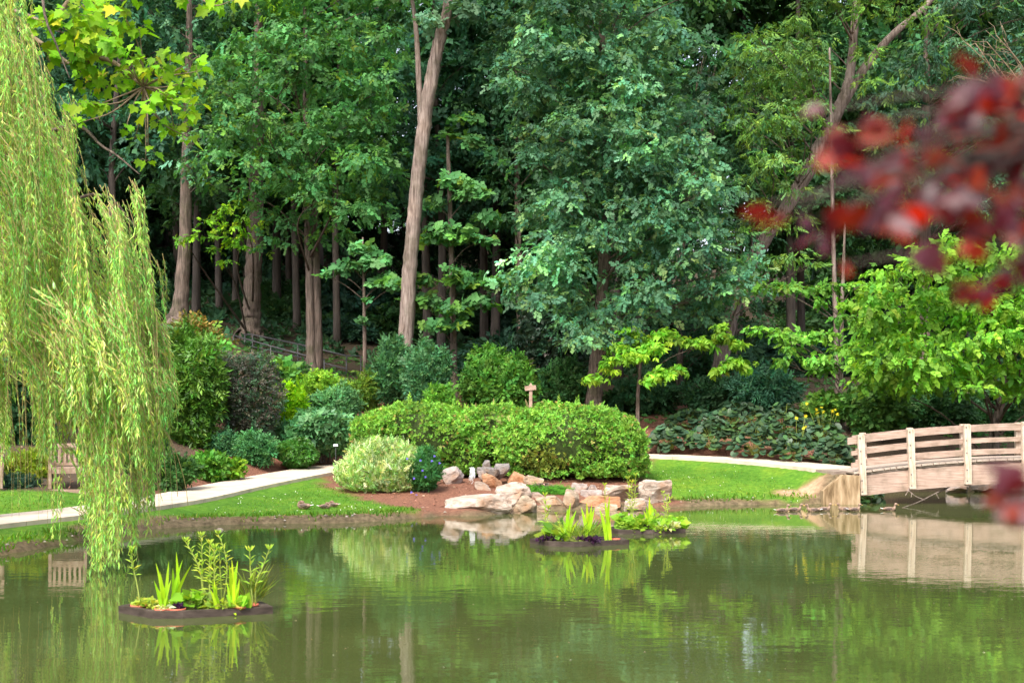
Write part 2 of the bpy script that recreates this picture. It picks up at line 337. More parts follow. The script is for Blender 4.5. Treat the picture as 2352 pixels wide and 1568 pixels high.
# bed the path into the ground
near = line_d(GP, path_line[::2]); nb = near < PATH_W / 2 + 0.7
idx = np.argmin(((GP[nb][:, None] - path_line[None]) ** 2).sum(-1), 1)
tz = zc[idx] - 0.03; wgt = np.clip(1 - (near[nb] - PATH_W / 2 - 0.05) / 0.6, 0, 1)
GZ[nb] = np.where(shore_d[nb] > 0, GZ[nb] * (1 - wgt) + tz * wgt, GZ[nb])
ground_me.vertices.foreach_set('co', np.c_[GP, GZ].astype(np.float32).ravel()); ground_me.update()
# ------------------------------------------------------------------ leaves
def tmpl(parts):
    V, F, n = [], [], 0
    for v, f in parts: V.append(np.asarray(v, float)); F += [tuple(i + n for i in q) for q in f]; n += len(v)
    return np.vstack(V), F
def diamond(w=0.3, fold=0.08, droop=0.06):
    return np.array([[0, 0, 0], [-w, .45, fold], [0, 1, -droop], [w, .45, fold]]), [(0, 3, 2), (0, 2, 1)]
def heart(w=0.42):
    return np.array([[0, 0, 0], [-w * .8, -.08, .05], [-w, .3, .06], [0, 1, -.08], [w, .3, .06], [w * .8, -.08, .05]]), [(0, 5, 4, 3), (0, 3, 2, 1)]
def oakleaf():
    h = [(.27, .26), (.14, .40), (.37, .62), (.0, 1.0)]
    R = [[0, 0, 0]] + [[x, y, .18 * x] for x, y in h]; L = [[-x, y, .18 * x] for x, y in h[:-1]]
    return np.array(R + L), [(0, 1, 2, 3, 4), (0, 4, 7, 6, 5)]
def xform(t, ang=0.0, tilt=0.0, scale=1.0, off=(0, 0, 0), roll=0.0):
    v, f = t; R = np.array(Matrix.Rotation(ang, 3, 'Z') @ Matrix.Rotation(tilt, 3, 'X') @ Matrix.Rotation(roll, 3, 'Y'))
    return (v * scale) @ R.T + np.asarray(off), f
def sprig(leaf, n=7, ls=0.42, spread=1.0, droop=0.3, seed=1):
    """a twig of unit length with alternate leaves, drooping a little"""
    g = np.random.default_rng(seed); P = []
    for i in range(n):
        t = (i + 0.6) / n; side = 1 if i % 2 else -1
        a = side * g.uniform(.6, 1.15) * spread if i < n - 1 else g.uniform(-.2, .2)
        P.append(xform(leaf, a, -g.uniform(0.1, .7), ls * g.uniform(.75, 1.15), (g.normal() * .03, t * .72, -droop * t * t + g.normal() * .04), g.uniform(-.5, .5)))
    return tmpl(P)
def rosette(leaf, n=6, ls=0.55, tilt=0.35, seed=1):
    g = np.random.default_rng(seed)
    return tmpl([xform(leaf, i * 6.283 / n + g.uniform(-.3, .3), tilt * g.uniform(.2, 1.6), ls * g.uniform(.7, 1.1), (0, 0, g.uniform(-.05, .1)), g.uniform(-.3, .3)) for i in range(n)])
D = diamond()
T = {'sprig': [sprig(D, 7, .42, 1, .3, k) for k in range(3)],
     'narrow': [sprig(diamond(.18, .05, .1), 7, .48, .8, .35, k + 5) for k in range(3)],
     'oak': [rosette(oakleaf(), 5, .62, -.15, k) for k in range(3)],
     'oaksprig': [sprig(oakleaf(), 5, .5, 1, .3, k) for k in range(2)],
     'tuft': [rosette(diamond(.28, .06, .05), 5, .7, .6, k) for k in range(3)],
     'heart': [sprig(heart(), 5, .46, 1, .35, k) for k in range(3)],
     'droop': [rosette(diamond(.22, .08, .2), 6, .75, -.75, k) for k in range(3)],
     'leaf': [diamond(.32, .1, .1)], 'long': [diamond(.2, .08, .18)], 'round': [heart(.5)],
     'fine': [sprig(diamond(.3), 7, .33, 1, .2, k) for k in range(2)]}

def leaf_mesh(name, pos, axis_, nrm, size, kind, tone, off=(0, 0, 0)):
    """one mesh of many leaf sprigs: pos, axis, normal (n,3), size (n,), tone (n,3)"""
    temps = T[kind] if isinstance(kind, str) else kind
    n = len(pos); pick = RNG.integers(0, len(temps), n)
    a = unit(axis_); nn = unit(nrm - a * (nrm * a).sum(-1, keepdims=True)); bb = np.cross(a, nn)
    Vs, Ls, Ts, Cs, base = [], [], [], [], 0
    for k, (tv, tf) in enumerate(temps):
        s = pick == k; m_ = int(s.sum())
        if not m_: continue
        v = pos[s][:, None] + size[s][:, None, None] * (tv[None, :, 0, None] * bb[s][:, None] + tv[None, :, 1, None] * a[s][:, None] + tv[None, :, 2, None] * nn[s][:, None])
        kv = len(tv); Vs.append(v.reshape(-1, 3))
        nl = 1
        Cs.append(np.repeat(tone[s], kv, 0))
        flat = np.concatenate([np.array(f) for f in tf]); tot = np.array([len(f) for f in tf])
        Ls.append((flat[None] + (np.arange(m_) * kv)[:, None] + base).ravel()); Ts.append(np.tile(tot, m_)); base += m_ * kv
    V = np.concatenate(Vs) - np.asarray(off); L = np.concatenate(Ls).astype(np.int32); TT = np.concatenate(Ts).astype(np.int32); C = np.concatenate(Cs)
    # leaf to leaf variation
    me = bpy.data.meshes.new(name); me.vertices.add(len(V)); me.vertices.foreach_set('co', V.astype(np.float32).ravel())
    me.loops.add(len(L)); me.loops.foreach_set('vertex_index', L)
    me.polygons.add(len(TT)); me.polygons.foreach_set('loop_start', np.r_[0, np.cumsum(TT)[:-1]].astype(np.int32))
    try: me.polygons.foreach_set('loop_total', TT)
    except Exception: pass
    me.update(calc_edges=True)
    at_ = me.attributes.new('tone', 'FLOAT_COLOR', 'POINT')
    at_.data.foreach_set('color', np.c_[C.clip(0.003, 0.9), np.ones(len(C))].astype(np.float32).ravel())
    return me
def tones(n, col, var=0.25, hue=0.10, g=None, second=None, frac=0.0):
    g = g or RNG; c = np.tile(np.asarray(col, float), (n, 1))
    if second is not None:
        k = g.random(n) < frac; c[k] = second
    c = c * np.exp(g.normal(0, var, (n, 1)))
    c[:, 0] *= np.exp(g.normal(0, hue * 1.6, n)); c[:, 2] *= np.exp(g.normal(0, hue, n)); return c

def clump_points(cl, dens, g, flat=0.55):
    """cl: rows (x, y, z, r): leafy layered clumps. Returns pos, axis, normal, clump index"""
    P, A, Nn, I = [], [], [], []
    for i, (x, y, z, r) in enumerate(cl):
        n = max(6, int((dens[i] if hasattr(dens, '__len__') else dens) * r * r)); az = g.uniform(0, 6.283, n); rr = r * np.sqrt(g.random(n)) * g.uniform(.75, 1.1, n)
        k = 1 + .35 * np.sin(az * g.integers(2, 5) + g.uniform(0, 6)); rr = rr * k
        ex = g.uniform(.85, 1.35); o = np.stack([np.cos(az) * ex, np.sin(az), 0 * az], 1)
        h = flat * r * (1 - (rr / r) ** 2).clip(-.4) * g.uniform(-.25, 1.0, n) + g.normal(0, .12 * r, n)
        p = np.array([x, y, z]) + o * rr[:, None]; p[:, 2] += h
        P.append(p); A.append(unit(o * .8 + g.normal(0, .55, (n, 3)) + [0, 0, -.25])); Nn.append(unit(o * .55 + np.array([0, -.2, .9]) + g.normal(0, .42, (n, 3)))); I.append(np.full(n, i))
    return np.vstack(P), np.vstack(A), np.vstack(Nn), np.concatenate(I)

def px_clumps(poly, y0, dy, rpx, g, gap=0.8, frac=1.0, holes=()):
    """scatter clumps over an outline given in picture columns and rows, at depths y0 .. y0+dy"""
    P = np.array(poly, float); lo, hi = P.min(0), P.max(0); out = []; tries = int(14 * (hi - lo).prod() / rpx ** 2)
    for _ in range(tries):
        q = g.uniform(lo, hi); r = rpx * g.uniform(.6, 1.35)
        if poly_sd(q[None], P)[0] > -r * .35: continue
        if any(math.hypot((q[0] - a) / gap, (q[1] - b) / (gap * .62)) < .75 * (r + c) for a, b, c, _ in out): continue
        if any(((q[0] - a) / c) ** 2 + ((q[1] - b) / d) ** 2 < 1 for a, b, c, d in holes): continue
        out.append((q[0], q[1], r, y0 + dy * g.random() ** 1.3))
    return [(*at(u, v, y), r / FPX * y) for u, v, r, y in out if g.random() < frac]

def polyline_tube(mb, pts, r0, r1, n=10, wob=.05, flare=0.0, k=5, g=None):
    p = spline(pts, k); t = np.linspace(0, 1, len(p)); r = r0 + (r1 - r0) * t
    if flare: r = r * (1 + flare * np.exp(-t * 16))
    g = g or RNG; p = p + np.c_[g.normal(0, .12, (len(p), 2)) * r[:, None], np.zeros(len(p))]
    return mb.tube(p, r, n, wob, rng=g), p

def tree(name, label, cat, trunk_px, y, clumps, kind, size, col, dens=60, mat='leaf', bark='bark', var=.22, top=None, group=None, seed=1, limbs=.5, second=None, frac=.0, extra_trunks=(), crown_name='crown', flat=.55, clump_var=.22):
    """trunk_px: rows (u, v, width px) from the base up, at depth y (the base is dropped to the ground)"""
    g = np.random.default_rng(seed)
    tp = [at(u, v, y + (q[0] if q else 0)) for u, v, w, *q in trunk_px]; w = [t[2] / FPX * y / 2 for t in trunk_px]
    bz = gz(tp[0][0], tp[0][1]); base = np.array([tp[0][0], tp[0][1], bz])
    if tp[0][2] > bz: tp = [base - [0, 0, .15]] + tp; w = [w[0] * 1.12] + w
    else: tp[0] = base - [0, 0, .15]
    if top is not None: tp.append(np.array(top, float)); w.append(max(.03, w[-1] * .35))
    root = thing(name, label, cat, base, group)
    mb = MB(); p = spline(tp, 9); s = np.linspace(0, len(w) - 1, len(p)); r = np.interp(s, np.arange(len(w)), w)
    hgt = p[:, 2] - p[0, 2]; r = r * (1 + .45 * np.exp(-hgt / .35))
    p[:, :2] += g.normal(0, .05, (len(p), 2)) * r[:, None]
    mb.tube(p, r, 18, .065, rng=g)
    for q in extra_trunks:
        e = [at(u, v, y + .1) for u, v, _ in q]; we = [a[2] / FPX * y / 2 for a in q]; e = spline(e, 6); mb.tube(e, np.interp(np.linspace(0, len(we) - 1, len(e)), np.arange(len(we)), we), 10, .05, rng=g)
    part('trunk', mb.mesh('trunk', base, True), M[bark], root)
    if not len(clumps): return root
    cl = np.array(clumps); lm = MB()
    for c in cl:
        if g.random() > limbs: continue
        j = np.argmin(np.abs(p[:, 2] - (c[2] - .45 * np.hypot(c[0] - p[:, 0], c[1] - p[:, 1]) - .2)))
        a = p[j]; L = np.linalg.norm(c[:3] - a)
        if L < .3 or L > 11: continue
        mid = (a + c[:3]) / 2 + [g.normal(0, .06 * L), g.normal(0, .06 * L), .07 * L]
        q = spline([a, mid, c[:3] + [0, 0, -.05]], 5); lm.tube(q, np.linspace(min(r[j] * .5, .010 + .007 * L), .006, len(q)), 5)
        for _ in range(3):
            e = c[:3] + g.normal(0, .5, 3) * c[3] * [1, 1, .4]; lm.tube(spline([q[-4], (q[-4] + e) / 2 + [0, 0, .05], e], 3), np.linspace(.010, .005, 7), 4)
    if lm.n: part('branches', lm.mesh('branches', base, True), M[bark], root, 'stuff')
    hid = VH - (cl[:, 2] - EYE) / cl[:, 1] * FPX < -70
    P, A, Nn, I = clump_points(cl, np.where(hid, dens * .3, dens), g, flat)
    sz = size * np.exp(g.normal(-.04, .3, len(P)).clip(-.55, .42)) * np.where(hid, 1.7, 1.0)[I]
    tn = tones(len(P), np.array(col) * 1.3, var, .1, g, None if second is None else np.array(second) * 1.3, frac) * np.exp(g.normal(0, clump_var, (len(cl), 1)))[I]
    part(crown_name, leaf_mesh(crown_name, P, A, Nn, sz, kind, tn, base), M[mat], root, 'stuff')
    return root

def shrub(name, label, cat, u0, u1, v0, v1, y, kind, size, col, n, mat='leaf', seed=1, var=.22, second=None, frac=0, group=None, depth=None, lumps=11, up=.35, stems=True, rough=.2, fill=.35, bark='bark_dark', hue=.1):
    g = np.random.default_rng(seed)
    c0 = at((u0 + u1) / 2, v0, y); rx = (u1 - u0) / 2 / FPX * y; zt = c0[2]; gzz = gz(c0[0], y); zb = min(at(u0, v1, y)[2], gzz + .25)
    ry = depth or rx * .8; base = np.array([c0[0], y, gzz]); cz = zb + (zt - zb) * .45
    root = thing(name, label, cat, base, group)
    d = unit(g.normal(size=(n, 3))); ld = unit(g.normal(size=(lumps, 3)) + [0, 0, .2])
    bumpy = np.max(np.exp(6 * (d @ ld.T - 1)), 1); rad = (1 - rough * 2.0) + rough * 2.3 * bumpy + g.normal(0, .05, n)
    inner = g.random(n) < fill; rad = np.where(inner, rad * g.uniform(.55, 1, n), rad)
    hz = np.where(d[:, 2] > 0, zt - cz, cz - zb)
    P = np.array([c0[0], y, cz]) + d * rad[:, None] * np.stack([np.full(n, rx), np.full(n, ry), hz], 1)
    P[:, 2] = np.maximum(P[:, 2], ground_z(P) + .03)
    nr = unit(d * np.array([1, rx / ry, rx / max(.2, zt - cz)]))
    A = unit(nr * .7 + g.normal(0, .6, (n, 3)) + [0, 0, up]); Nn = unit(nr + g.normal(0, .45, (n, 3)) + [0, -.15, .35])
    tn = tones(n, col, var, hue, g, second, frac) * np.exp(g.normal(0, .18, lumps))[np.argmax(d @ ld.T, 1)][:, None]
    part('foliage', leaf_mesh('foliage', P, A, Nn, size * np.exp(g.normal(0, .2, n)), kind, tn, base), M[mat], root, 'stuff')
    if stems:
        mb = MB()
        for _ in range(9):
            e = np.array([c0[0] + g.normal(0, .4) * rx, y + g.normal(0, .4) * ry, cz + g.uniform(-.2, .7) * (zt - cz)]); s0 = base + [g.normal(0, .12 * rx), g.normal(0, .12 * ry), -.05]
            mb.tube(spline([s0, (s0 + e) / 2 + [0, 0, .1 * (zt - zb)], e], 4), np.linspace(.022, .007, 9), 5)
        part('stems', mb.mesh('stems', base, True), M[bark], root)
    return root
# ------------------------------------------------------------------ the wood behind the pond
G = np.random.default_rng(11)
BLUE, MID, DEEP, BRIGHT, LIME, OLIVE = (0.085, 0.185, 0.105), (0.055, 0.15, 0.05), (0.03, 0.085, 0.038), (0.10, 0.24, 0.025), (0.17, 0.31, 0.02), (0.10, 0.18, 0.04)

tree('tall_tree', 'tall bare pale trunk leaning right, rising behind the left end of the hedge', 'tree',
     [(918, 930, 34), (925, 860, 34), (936, 700, 33), (945, 560, 32), (958, 420, 31), (972, 300, 31), (990, 180, 30), (1012, 80, 27), (1028, 10, 22)], 45.0,
     [(*at(u, v, y), r) for u, v, y, r in [(985, 55, 44.5, .7), (1060, 30, 45, .9), (930, -20, 45, 1.0), (1020, -60, 45, 1.4), (1100, -80, 46, 1.3), (900, -110, 45, 1.4), (1000, -170, 45.5, 1.8), (1130, -200, 46, 1.5)]],
     'oak', .34, BLUE, 70, bark='bark_light', top=at(1040, -230, 45.5), seed=3, extra_trunks=[[(968, 300, 14), (962, 180, 12), (955, 60, 10), (940, -40, 7)]])
tree('ivy_clad_tree', 'straight grey trunk right of the willow with a wide flared foot', 'tree', [(410, 740, 44), (416, 690, 33), (424, 560, 28), (427, 440, 25), (430, 330, 22), (434, 150, 18)], 55,
     px_clumps([(380, 60), (480, 40), (520, 250), (500, 420), (430, 420), (380, 300)], 53.5, 3, 34, np.random.default_rng(5)) + px_clumps([(300, -250), (520, -250), (520, 60), (300, 60)], 54, 5, 70, np.random.default_rng(6)),
     'sprig', .42, (.06, .155, .085), 38, top=at(436, -150, 55), seed=5)
tree('stout_tree', 'stout ridged trunk left of the handrails under a bright green maple spray', 'tree', [(574, 778, 48), (578, 720, 41), (580, 640, 38), (584, 560, 37), (588, 430, 33), (592, 250, 28)], 60,
     [(*at(u, v, y), r / FPX * 54) for u, v, y, r in [(404, 553, 53.4, 11), (424, 550, 53.4, 14), (448, 545, 53.6, 16), (474, 540, 53.6, 18), (470, 510, 53.8, 14), (500, 530, 53.8, 20), (500, 495, 54, 20), (530, 520, 54, 22), (525, 475, 54, 18), (560, 470, 54, 22), (560, 505, 54, 20), (500, 575, 53.8, 18), (520, 600, 53.8, 14), (545, 570, 54, 18), (560, 540, 54.4, 20), (535, 550, 54.2, 18), (590, 520, 54.4, 18)]]
     + px_clumps([(500, -260), (760, -260), (760, 40), (500, 40)], 57, 6, 80, np.random.default_rng(9)),
     'sprig', .3, (.10, .25, .018), 150, top=at(596, -200, 60), seed=8, limbs=.2, second=(.19, .38, .015), frac=.4, flat=.35)
tree('twin_trunk_tree', 'pair of close straight brown trunks rising behind the handrails under broad leafy boughs', 'tree', [(716, 858, 23), (714, 760, 19), (711, 640, 17), (707, 500, 16), (704, 380, 14), (702, 200, 12)], 52,
     px_clumps([(470, 130), (560, 60), (700, 30), (900, 10), (940, 120), (925, 300), (905, 420), (860, 500), (760, 500), (640, 440), (560, 400), (480, 340), (440, 250)], 47, 6, 54, np.random.default_rng(12), .66)
     + [(*at(u, v, y), r / FPX * 50) for u, v, y, r in [(600, 480, 51.5, 30), (640, 500, 51.5, 32), (690, 500, 51, 32), (620, 545, 52, 26), (660, 560, 52, 24), (720, 545, 51.5, 26), (600, 570, 52.5, 20), (750, 520, 51, 28), (570, 450, 51, 34), (580, 420, 50, 40), (640, 430, 50.5, 44), (700, 440, 50, 44), (760, 480, 49.5, 42), (800, 500, 49, 40), (850, 470, 49, 44), (740, 400, 49.5, 44), (500, 360, 50, 44), (480, 420, 51, 36), (660, 520, 51, 30), (790, 540, 49.5, 28), (880, 510, 49, 30), (450, 380, 51, 30)]]
     + px_clumps([(620, -240), (980, -240), (960, 30), (500, 60)], 49, 5, 75, np.random.default_rng(13)),
     'oaksprig', .33, (.065, .19, .055), 100, top=at(700, -160, 52), seed=12, limbs=.3, second=(.10, .22, .03), frac=.12, extra_trunks=[[(731, 862, 25), (728, 700, 21), (723, 540, 19), (720, 380, 17)]])
tree('leafy_sapling', 'slender sapling with tiered tufts of big leaves left of the tall leaning trunk', 'tree', [(838, 866, 9), (837, 760, 8), (836, 680, 7), (834, 600, 5), (833, 545, 3)], 47,
     [(*at(u, v, y), r / FPX * 47) for u, v, y, r in [(830, 575, 46.8, 30), (868, 590, 47.2, 26), (845, 610, 46.6, 28), (775, 628, 46.5, 24), (805, 612, 46.6, 24), (750, 632, 46.4, 16), (890, 645, 46.8, 32), (930, 650, 46.6, 24), (850, 690, 46.8, 14), (835, 738, 46.8, 12), (872, 655, 46.8, 26), (880, 600, 46.9, 20)]],
     'oak', .36, (.07, .19, .06), 130, bark='bark', seed=15, limbs=1)
tree('tiered_tree', 'thin trunk with broad shelves of large leaves right of the tall leaning trunk', 'tree', [(1043, 922, 20), (1042, 820, 16), (1040, 700, 14), (1036, 560, 12), (1032, 430, 10), (1028, 300, 8)], 46,
     [(*at(u, v, y), r / FPX * 46) for u, v, y, r in [(1040, 420, 45.5, 44), (1090, 450, 45.2, 46), (1000, 470, 46, 40), (1120, 500, 45.6, 34), (1040, 540, 45.4, 50), (1100, 555, 45.2, 44), (995, 555, 45.8, 36), (1050, 640, 45.2, 54), (1120, 655, 45.4, 46), (1160, 650, 45.8, 30),
       (960, 650, 45.6, 44), (985, 700, 45.4, 46), (1040, 715, 45, 46), (1095, 700, 45.4, 46), (1010, 752, 45.2, 36), (1060, 748, 45.2, 30), (900, 655, 45.5, 30), (940, 690, 45.5, 30), (1085, 330, 45.6, 36), (1030, 310, 46, 34), (1075, 275, 46, 36)]],
     'oak', .38, (.06, .17, .05), 95, seed=16, limbs=.9, second=(.10, .21, .03), frac=.2, flat=.35)
tree('white_oak', 'great oak with layered blue-green boughs filling the middle right of the wood', 'tree', [(1364, 958, 36), (1367, 880, 31), (1372, 790, 27), (1382, 690, 25), (1390, 560, 25), (1396, 430, 24), (1390, 280, 20), (1384, 120, 16)], 46,
     px_clumps([(1150, 60), (1260, 0), (1420, -20), (1540, 20), (1620, 130), (1640, 300), (1665, 480), (1735, 590), (1715, 680), (1640, 740), (1500, 770), (1400, 800), (1320, 840), (1240, 770), (1190, 660), (1225, 540), (1200, 470), (1300, 420), (1270, 300), (1135, 230)], 43, 5, 58, np.random.default_rng(17), .62,
       holes=[(1240, 370, 60, 60), (1570, 430, 40, 26), (1400, 440, 26, 40), (1335, 600, 20, 26), (1560, 160, 40, 60)])
     + px_clumps([(1150, 180), (1280, 120), (1560, 200), (1660, 420), (1600, 560), (1300, 560), (1220, 420)], 44.5, 2, 46, np.random.default_rng(19), .8, .8)
     + px_clumps([(1200, -260), (1640, -260), (1640, 10), (1160, 30)], 43, 6, 80, np.random.default_rng(18)),
     'oaksprig', .28, (.066, .168, .088), 165, bark='bark', seed=17, top=at(1380, -120, 46), second=(.13, .26, .09), frac=.2, limbs=.4, flat=.75, clump_var=.28)
tree('leaning_tree', 'crooked trunk leaning hard right and forking at the top, right of the great oak', 'tree', [(1635, 922, 44), (1655, 830, 36), (1688, 690, 32), (1730, 590, 31), (1790, 500, 30), (1845, 410, 31), (1890, 320, 30), (1930, 240, 28), (1952, 170, 22), (1962, 60, 19), (1972, -40, 15)], 50,
     px_clumps([(1680, 150), (1740, 60), (1840, 20), (1900, 60), (1900, 200), (1850, 330), (1800, 440), (1720, 430), (1690, 320)], 46, 3.5, 44, np.random.default_rng(20), .7)
     + [(*at(u, v, y), r / FPX * 48) for u, v, y, r in [(1700, 590, 46.5, 26), (1670, 640, 47, 24), (1720, 640, 46.5, 26), (1820, 440, 46.5, 34), (1870, 380, 46.5, 34), (1905, 300, 47, 30), (1860, 250, 47, 34), (1745, 510, 47, 36), (1700, 530, 47, 28), (1790, 520, 47, 30), (1780, 600, 47, 34), (1830, 590, 47, 32), (1860, 610, 47.5, 26), (1750, 470, 47, 30), (1840, 500, 47.5, 34), (1990, 120, 48, 40), (2060, 30, 48, 46), (2130, 50, 48, 40), (1990, 20, 48, 44), (1880, 10, 48, 46), (2000, 190, 48, 32)]]
     + px_clumps([(1700, -260), (2150, -260), (2150, -10), (1700, 10)], 47, 5, 75, np.random.default_rng(21)),
     'narrow', .32, (.11, .22, .035), 135, bark='bark_light', seed=20, top=at(1985, -140, 50), extra_trunks=[[(1935, 235, 26), (1990, 150, 19), (2050, 80, 16), (2120, 20, 13), (2180, -50, 10)]], second=(.09, .2, .06), frac=.4)
tree('small_dogwood', 'low dogwood with drooping yellow-green leaves right of the oak trunk', 'tree', [(1465, 962, 9), (1466, 900, 8), (1470, 850, 7), (1476, 800, 5)], 43.5,
     [(*at(u, v, y), r / FPX * 43) for u, v, y, r in [(1420, 800, 43, 34), (1460, 820, 42.8, 36), (1500, 800, 43, 34), (1410, 830, 42.8, 28), (1370, 872, 42.6, 24), (1520, 860, 42.8, 32), (1555, 850, 43, 24), (1500, 875, 42.6, 26), (1470, 780, 43.4, 36), (1530, 770, 43.4, 34), (1450, 760, 43.4, 24), (1580, 785, 43.2, 26),
       (1620, 790, 43, 32), (1660, 775, 43, 32), (1655, 750, 43.2, 18), (1690, 835, 42.8, 32), (1655, 850, 43, 24), (1690, 790, 43, 24), (1715, 850, 42.8, 14), (1400, 850, 43, 20)]],
     'droop', .28, (.125, .29, .025), 230, mat='leaf_soft', seed=22, limbs=.25, flat=.3, bark='bark', second=(.20, .34, .03), frac=.3)
tree('slim_pole_tree', 'slim straight sapling with flat tiers of pale round leaves left of the bridge', 'tree', [(1931, 962, 12), (1932, 850, 10), (1934, 700, 9), (1938, 600, 7), (1941, 500, 4)], 43.5,
     [(*at(u, v, y), r / FPX * 43) for u, v, y, r in [(1760, 655, 43, 30), (1810, 660, 42.8, 34), (1860, 665, 43, 32), (1905, 660, 43, 28), (1890, 690, 43, 20), (1975, 655, 43, 30), (1745, 755, 43, 24), (1790, 765, 42.8, 34), (1840, 775, 42.8, 36), (1890, 770, 42.8, 34), (1815, 800, 42.8, 28), (1865, 825, 42.6, 36), (1800, 830, 42.8, 26),
       (1905, 840, 42.8, 30), (1950, 730, 42.8, 26), (1950, 800, 42.8, 32), (1880, 850, 42.8, 20), (1950, 690, 43, 20)]],
     'heart', .23, (.09, .23, .03), 260, bark='bark_light', seed=23, limbs=1, flat=.25, second=(.13, .27, .03), frac=.25)
tree('broad_redbud', 'broad bright-green tree with heart-shaped leaves hanging behind the wooden bridge', 'tree', [(2280, 1060, 24), (2286, 980, 20), (2305, 900, 18), (2330, 800, 16), (2350, 700, 12)], 42,
     px_clumps([(1945, 830), (1950, 740), (1985, 650), (2050, 585), (2120, 545), (2200, 540), (2300, 570), (2420, 560), (2560, 650), (2560, 900), (2420, 940), (2300, 925), (2200, 905), (2100, 910), (1990, 925)], 37.4, 3.4, 48, np.random.default_rng(24), .58),
     'heart', .27, (.15, .33, .03), 150, mat='leaf_soft', bark='bark', seed=24, limbs=.2, second=(.10, .24, .03), frac=.4)
tree('blue_evergreen', 'dark blue-green tree high in the upper right behind the copper leaves', 'tree', [(2120, 900, 30), (2122, 700, 26), (2125, 450, 22), (2128, 250, 18)], 54,
     px_clumps([(2020, 190), (2060, 110), (2160, 80), (2352, 60), (2480, 120), (2480, 420), (2300, 520), (2150, 500), (2030, 420), (2010, 300)], 51, 5, 44, np.random.default_rng(26), .7)
     + px_clumps([(2150, -260), (2500, -260), (2500, 60), (2150, 60)], 51, 6, 80, np.random.default_rng(27)),
     'narrow', .45, (.05, .125, .07), 75, seed=26, top=at(2130, -160, 54), second=(.09, .19, .04), frac=.2)
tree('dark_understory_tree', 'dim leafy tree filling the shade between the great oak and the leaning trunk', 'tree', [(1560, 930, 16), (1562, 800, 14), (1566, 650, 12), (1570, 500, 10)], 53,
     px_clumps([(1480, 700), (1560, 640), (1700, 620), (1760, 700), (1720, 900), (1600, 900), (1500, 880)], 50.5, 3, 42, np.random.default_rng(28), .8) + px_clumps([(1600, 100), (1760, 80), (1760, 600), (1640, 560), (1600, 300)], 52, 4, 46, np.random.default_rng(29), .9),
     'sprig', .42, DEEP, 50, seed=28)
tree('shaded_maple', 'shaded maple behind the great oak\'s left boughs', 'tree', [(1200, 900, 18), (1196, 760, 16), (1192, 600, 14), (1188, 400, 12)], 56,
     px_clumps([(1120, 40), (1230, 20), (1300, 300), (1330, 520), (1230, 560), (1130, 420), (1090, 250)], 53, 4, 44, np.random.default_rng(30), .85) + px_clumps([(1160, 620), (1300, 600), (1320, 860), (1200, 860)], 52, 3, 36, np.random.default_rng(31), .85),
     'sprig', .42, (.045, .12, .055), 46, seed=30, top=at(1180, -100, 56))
# dead snag, bare twigs at the upper right
mb = MB(); p0 = at(1907, 210, 47); sn = spline([at(1909, 300, 47), at(1907, 200, 47), at(1905, 110, 47)], 5); mb.tube(sn, np.linspace(.055, .03, len(sn)), 7, .1)
sn2 = spline([at(1909, 300, 47), at(1914, 560, 47.2), at(1921, 800, 47.4), np.r_[at(1926, 0, 47.6)[:2], gz(wx(1926, 47.6), 47.6) - .1]], 6); mb.tube(sn2, np.linspace(.055, .1, len(sn2)), 8, .1)
b0 = sn2[-1]; r_ = thing('dead_snag', 'pale thin dead snag pointing up beside the forked leaning tree', 'tree', b0); part('trunk', mb.mesh('trunk', b0, True), M['bark_light'], r_)
mb = MB(); g = np.random.default_rng(33); root_p = at(2420, 330, 45)
for k in range(9):
    e = at(g.uniform(2190, 2352), g.uniform(60, 260), 44 + g.random()); s0 = root_p + [0, 0, g.uniform(-.4, .4)]
    q = spline([s0, (s0 + e) / 2 + [0, 0, g.uniform(-.2, .6)], e], 6); mb.tube(q, np.linspace(.035, .012, len(q)), 5)
    for j in range(5, len(q), 1):
        e2 = q[j] + g.normal(0, .35, 3) + [-.25, 0, .2]; mb.tube(np.array([q[j], (q[j] + e2) / 2 + g.normal(0, .05, 3), e2]), [.012, .009, .006], 4)
tb = np.array([root_p[0] + .6, 45.0, gz(root_p[0] + .6, 45)]); q = spline([tb - [0, 0, .1], tb + [-.1, 0, 3], tb + [-.3, 0, 6], root_p + [0, 0, .3]], 5); mb.tube(q, np.linspace(.2, .06, len(q)), 9, .06)
r_ = thing('bare_twiggy_tree', 'bare brown twigs reaching in from the upper right edge', 'tree', tb); part('branches', mb.mesh('branches', tb, True), M['twig'], r_)

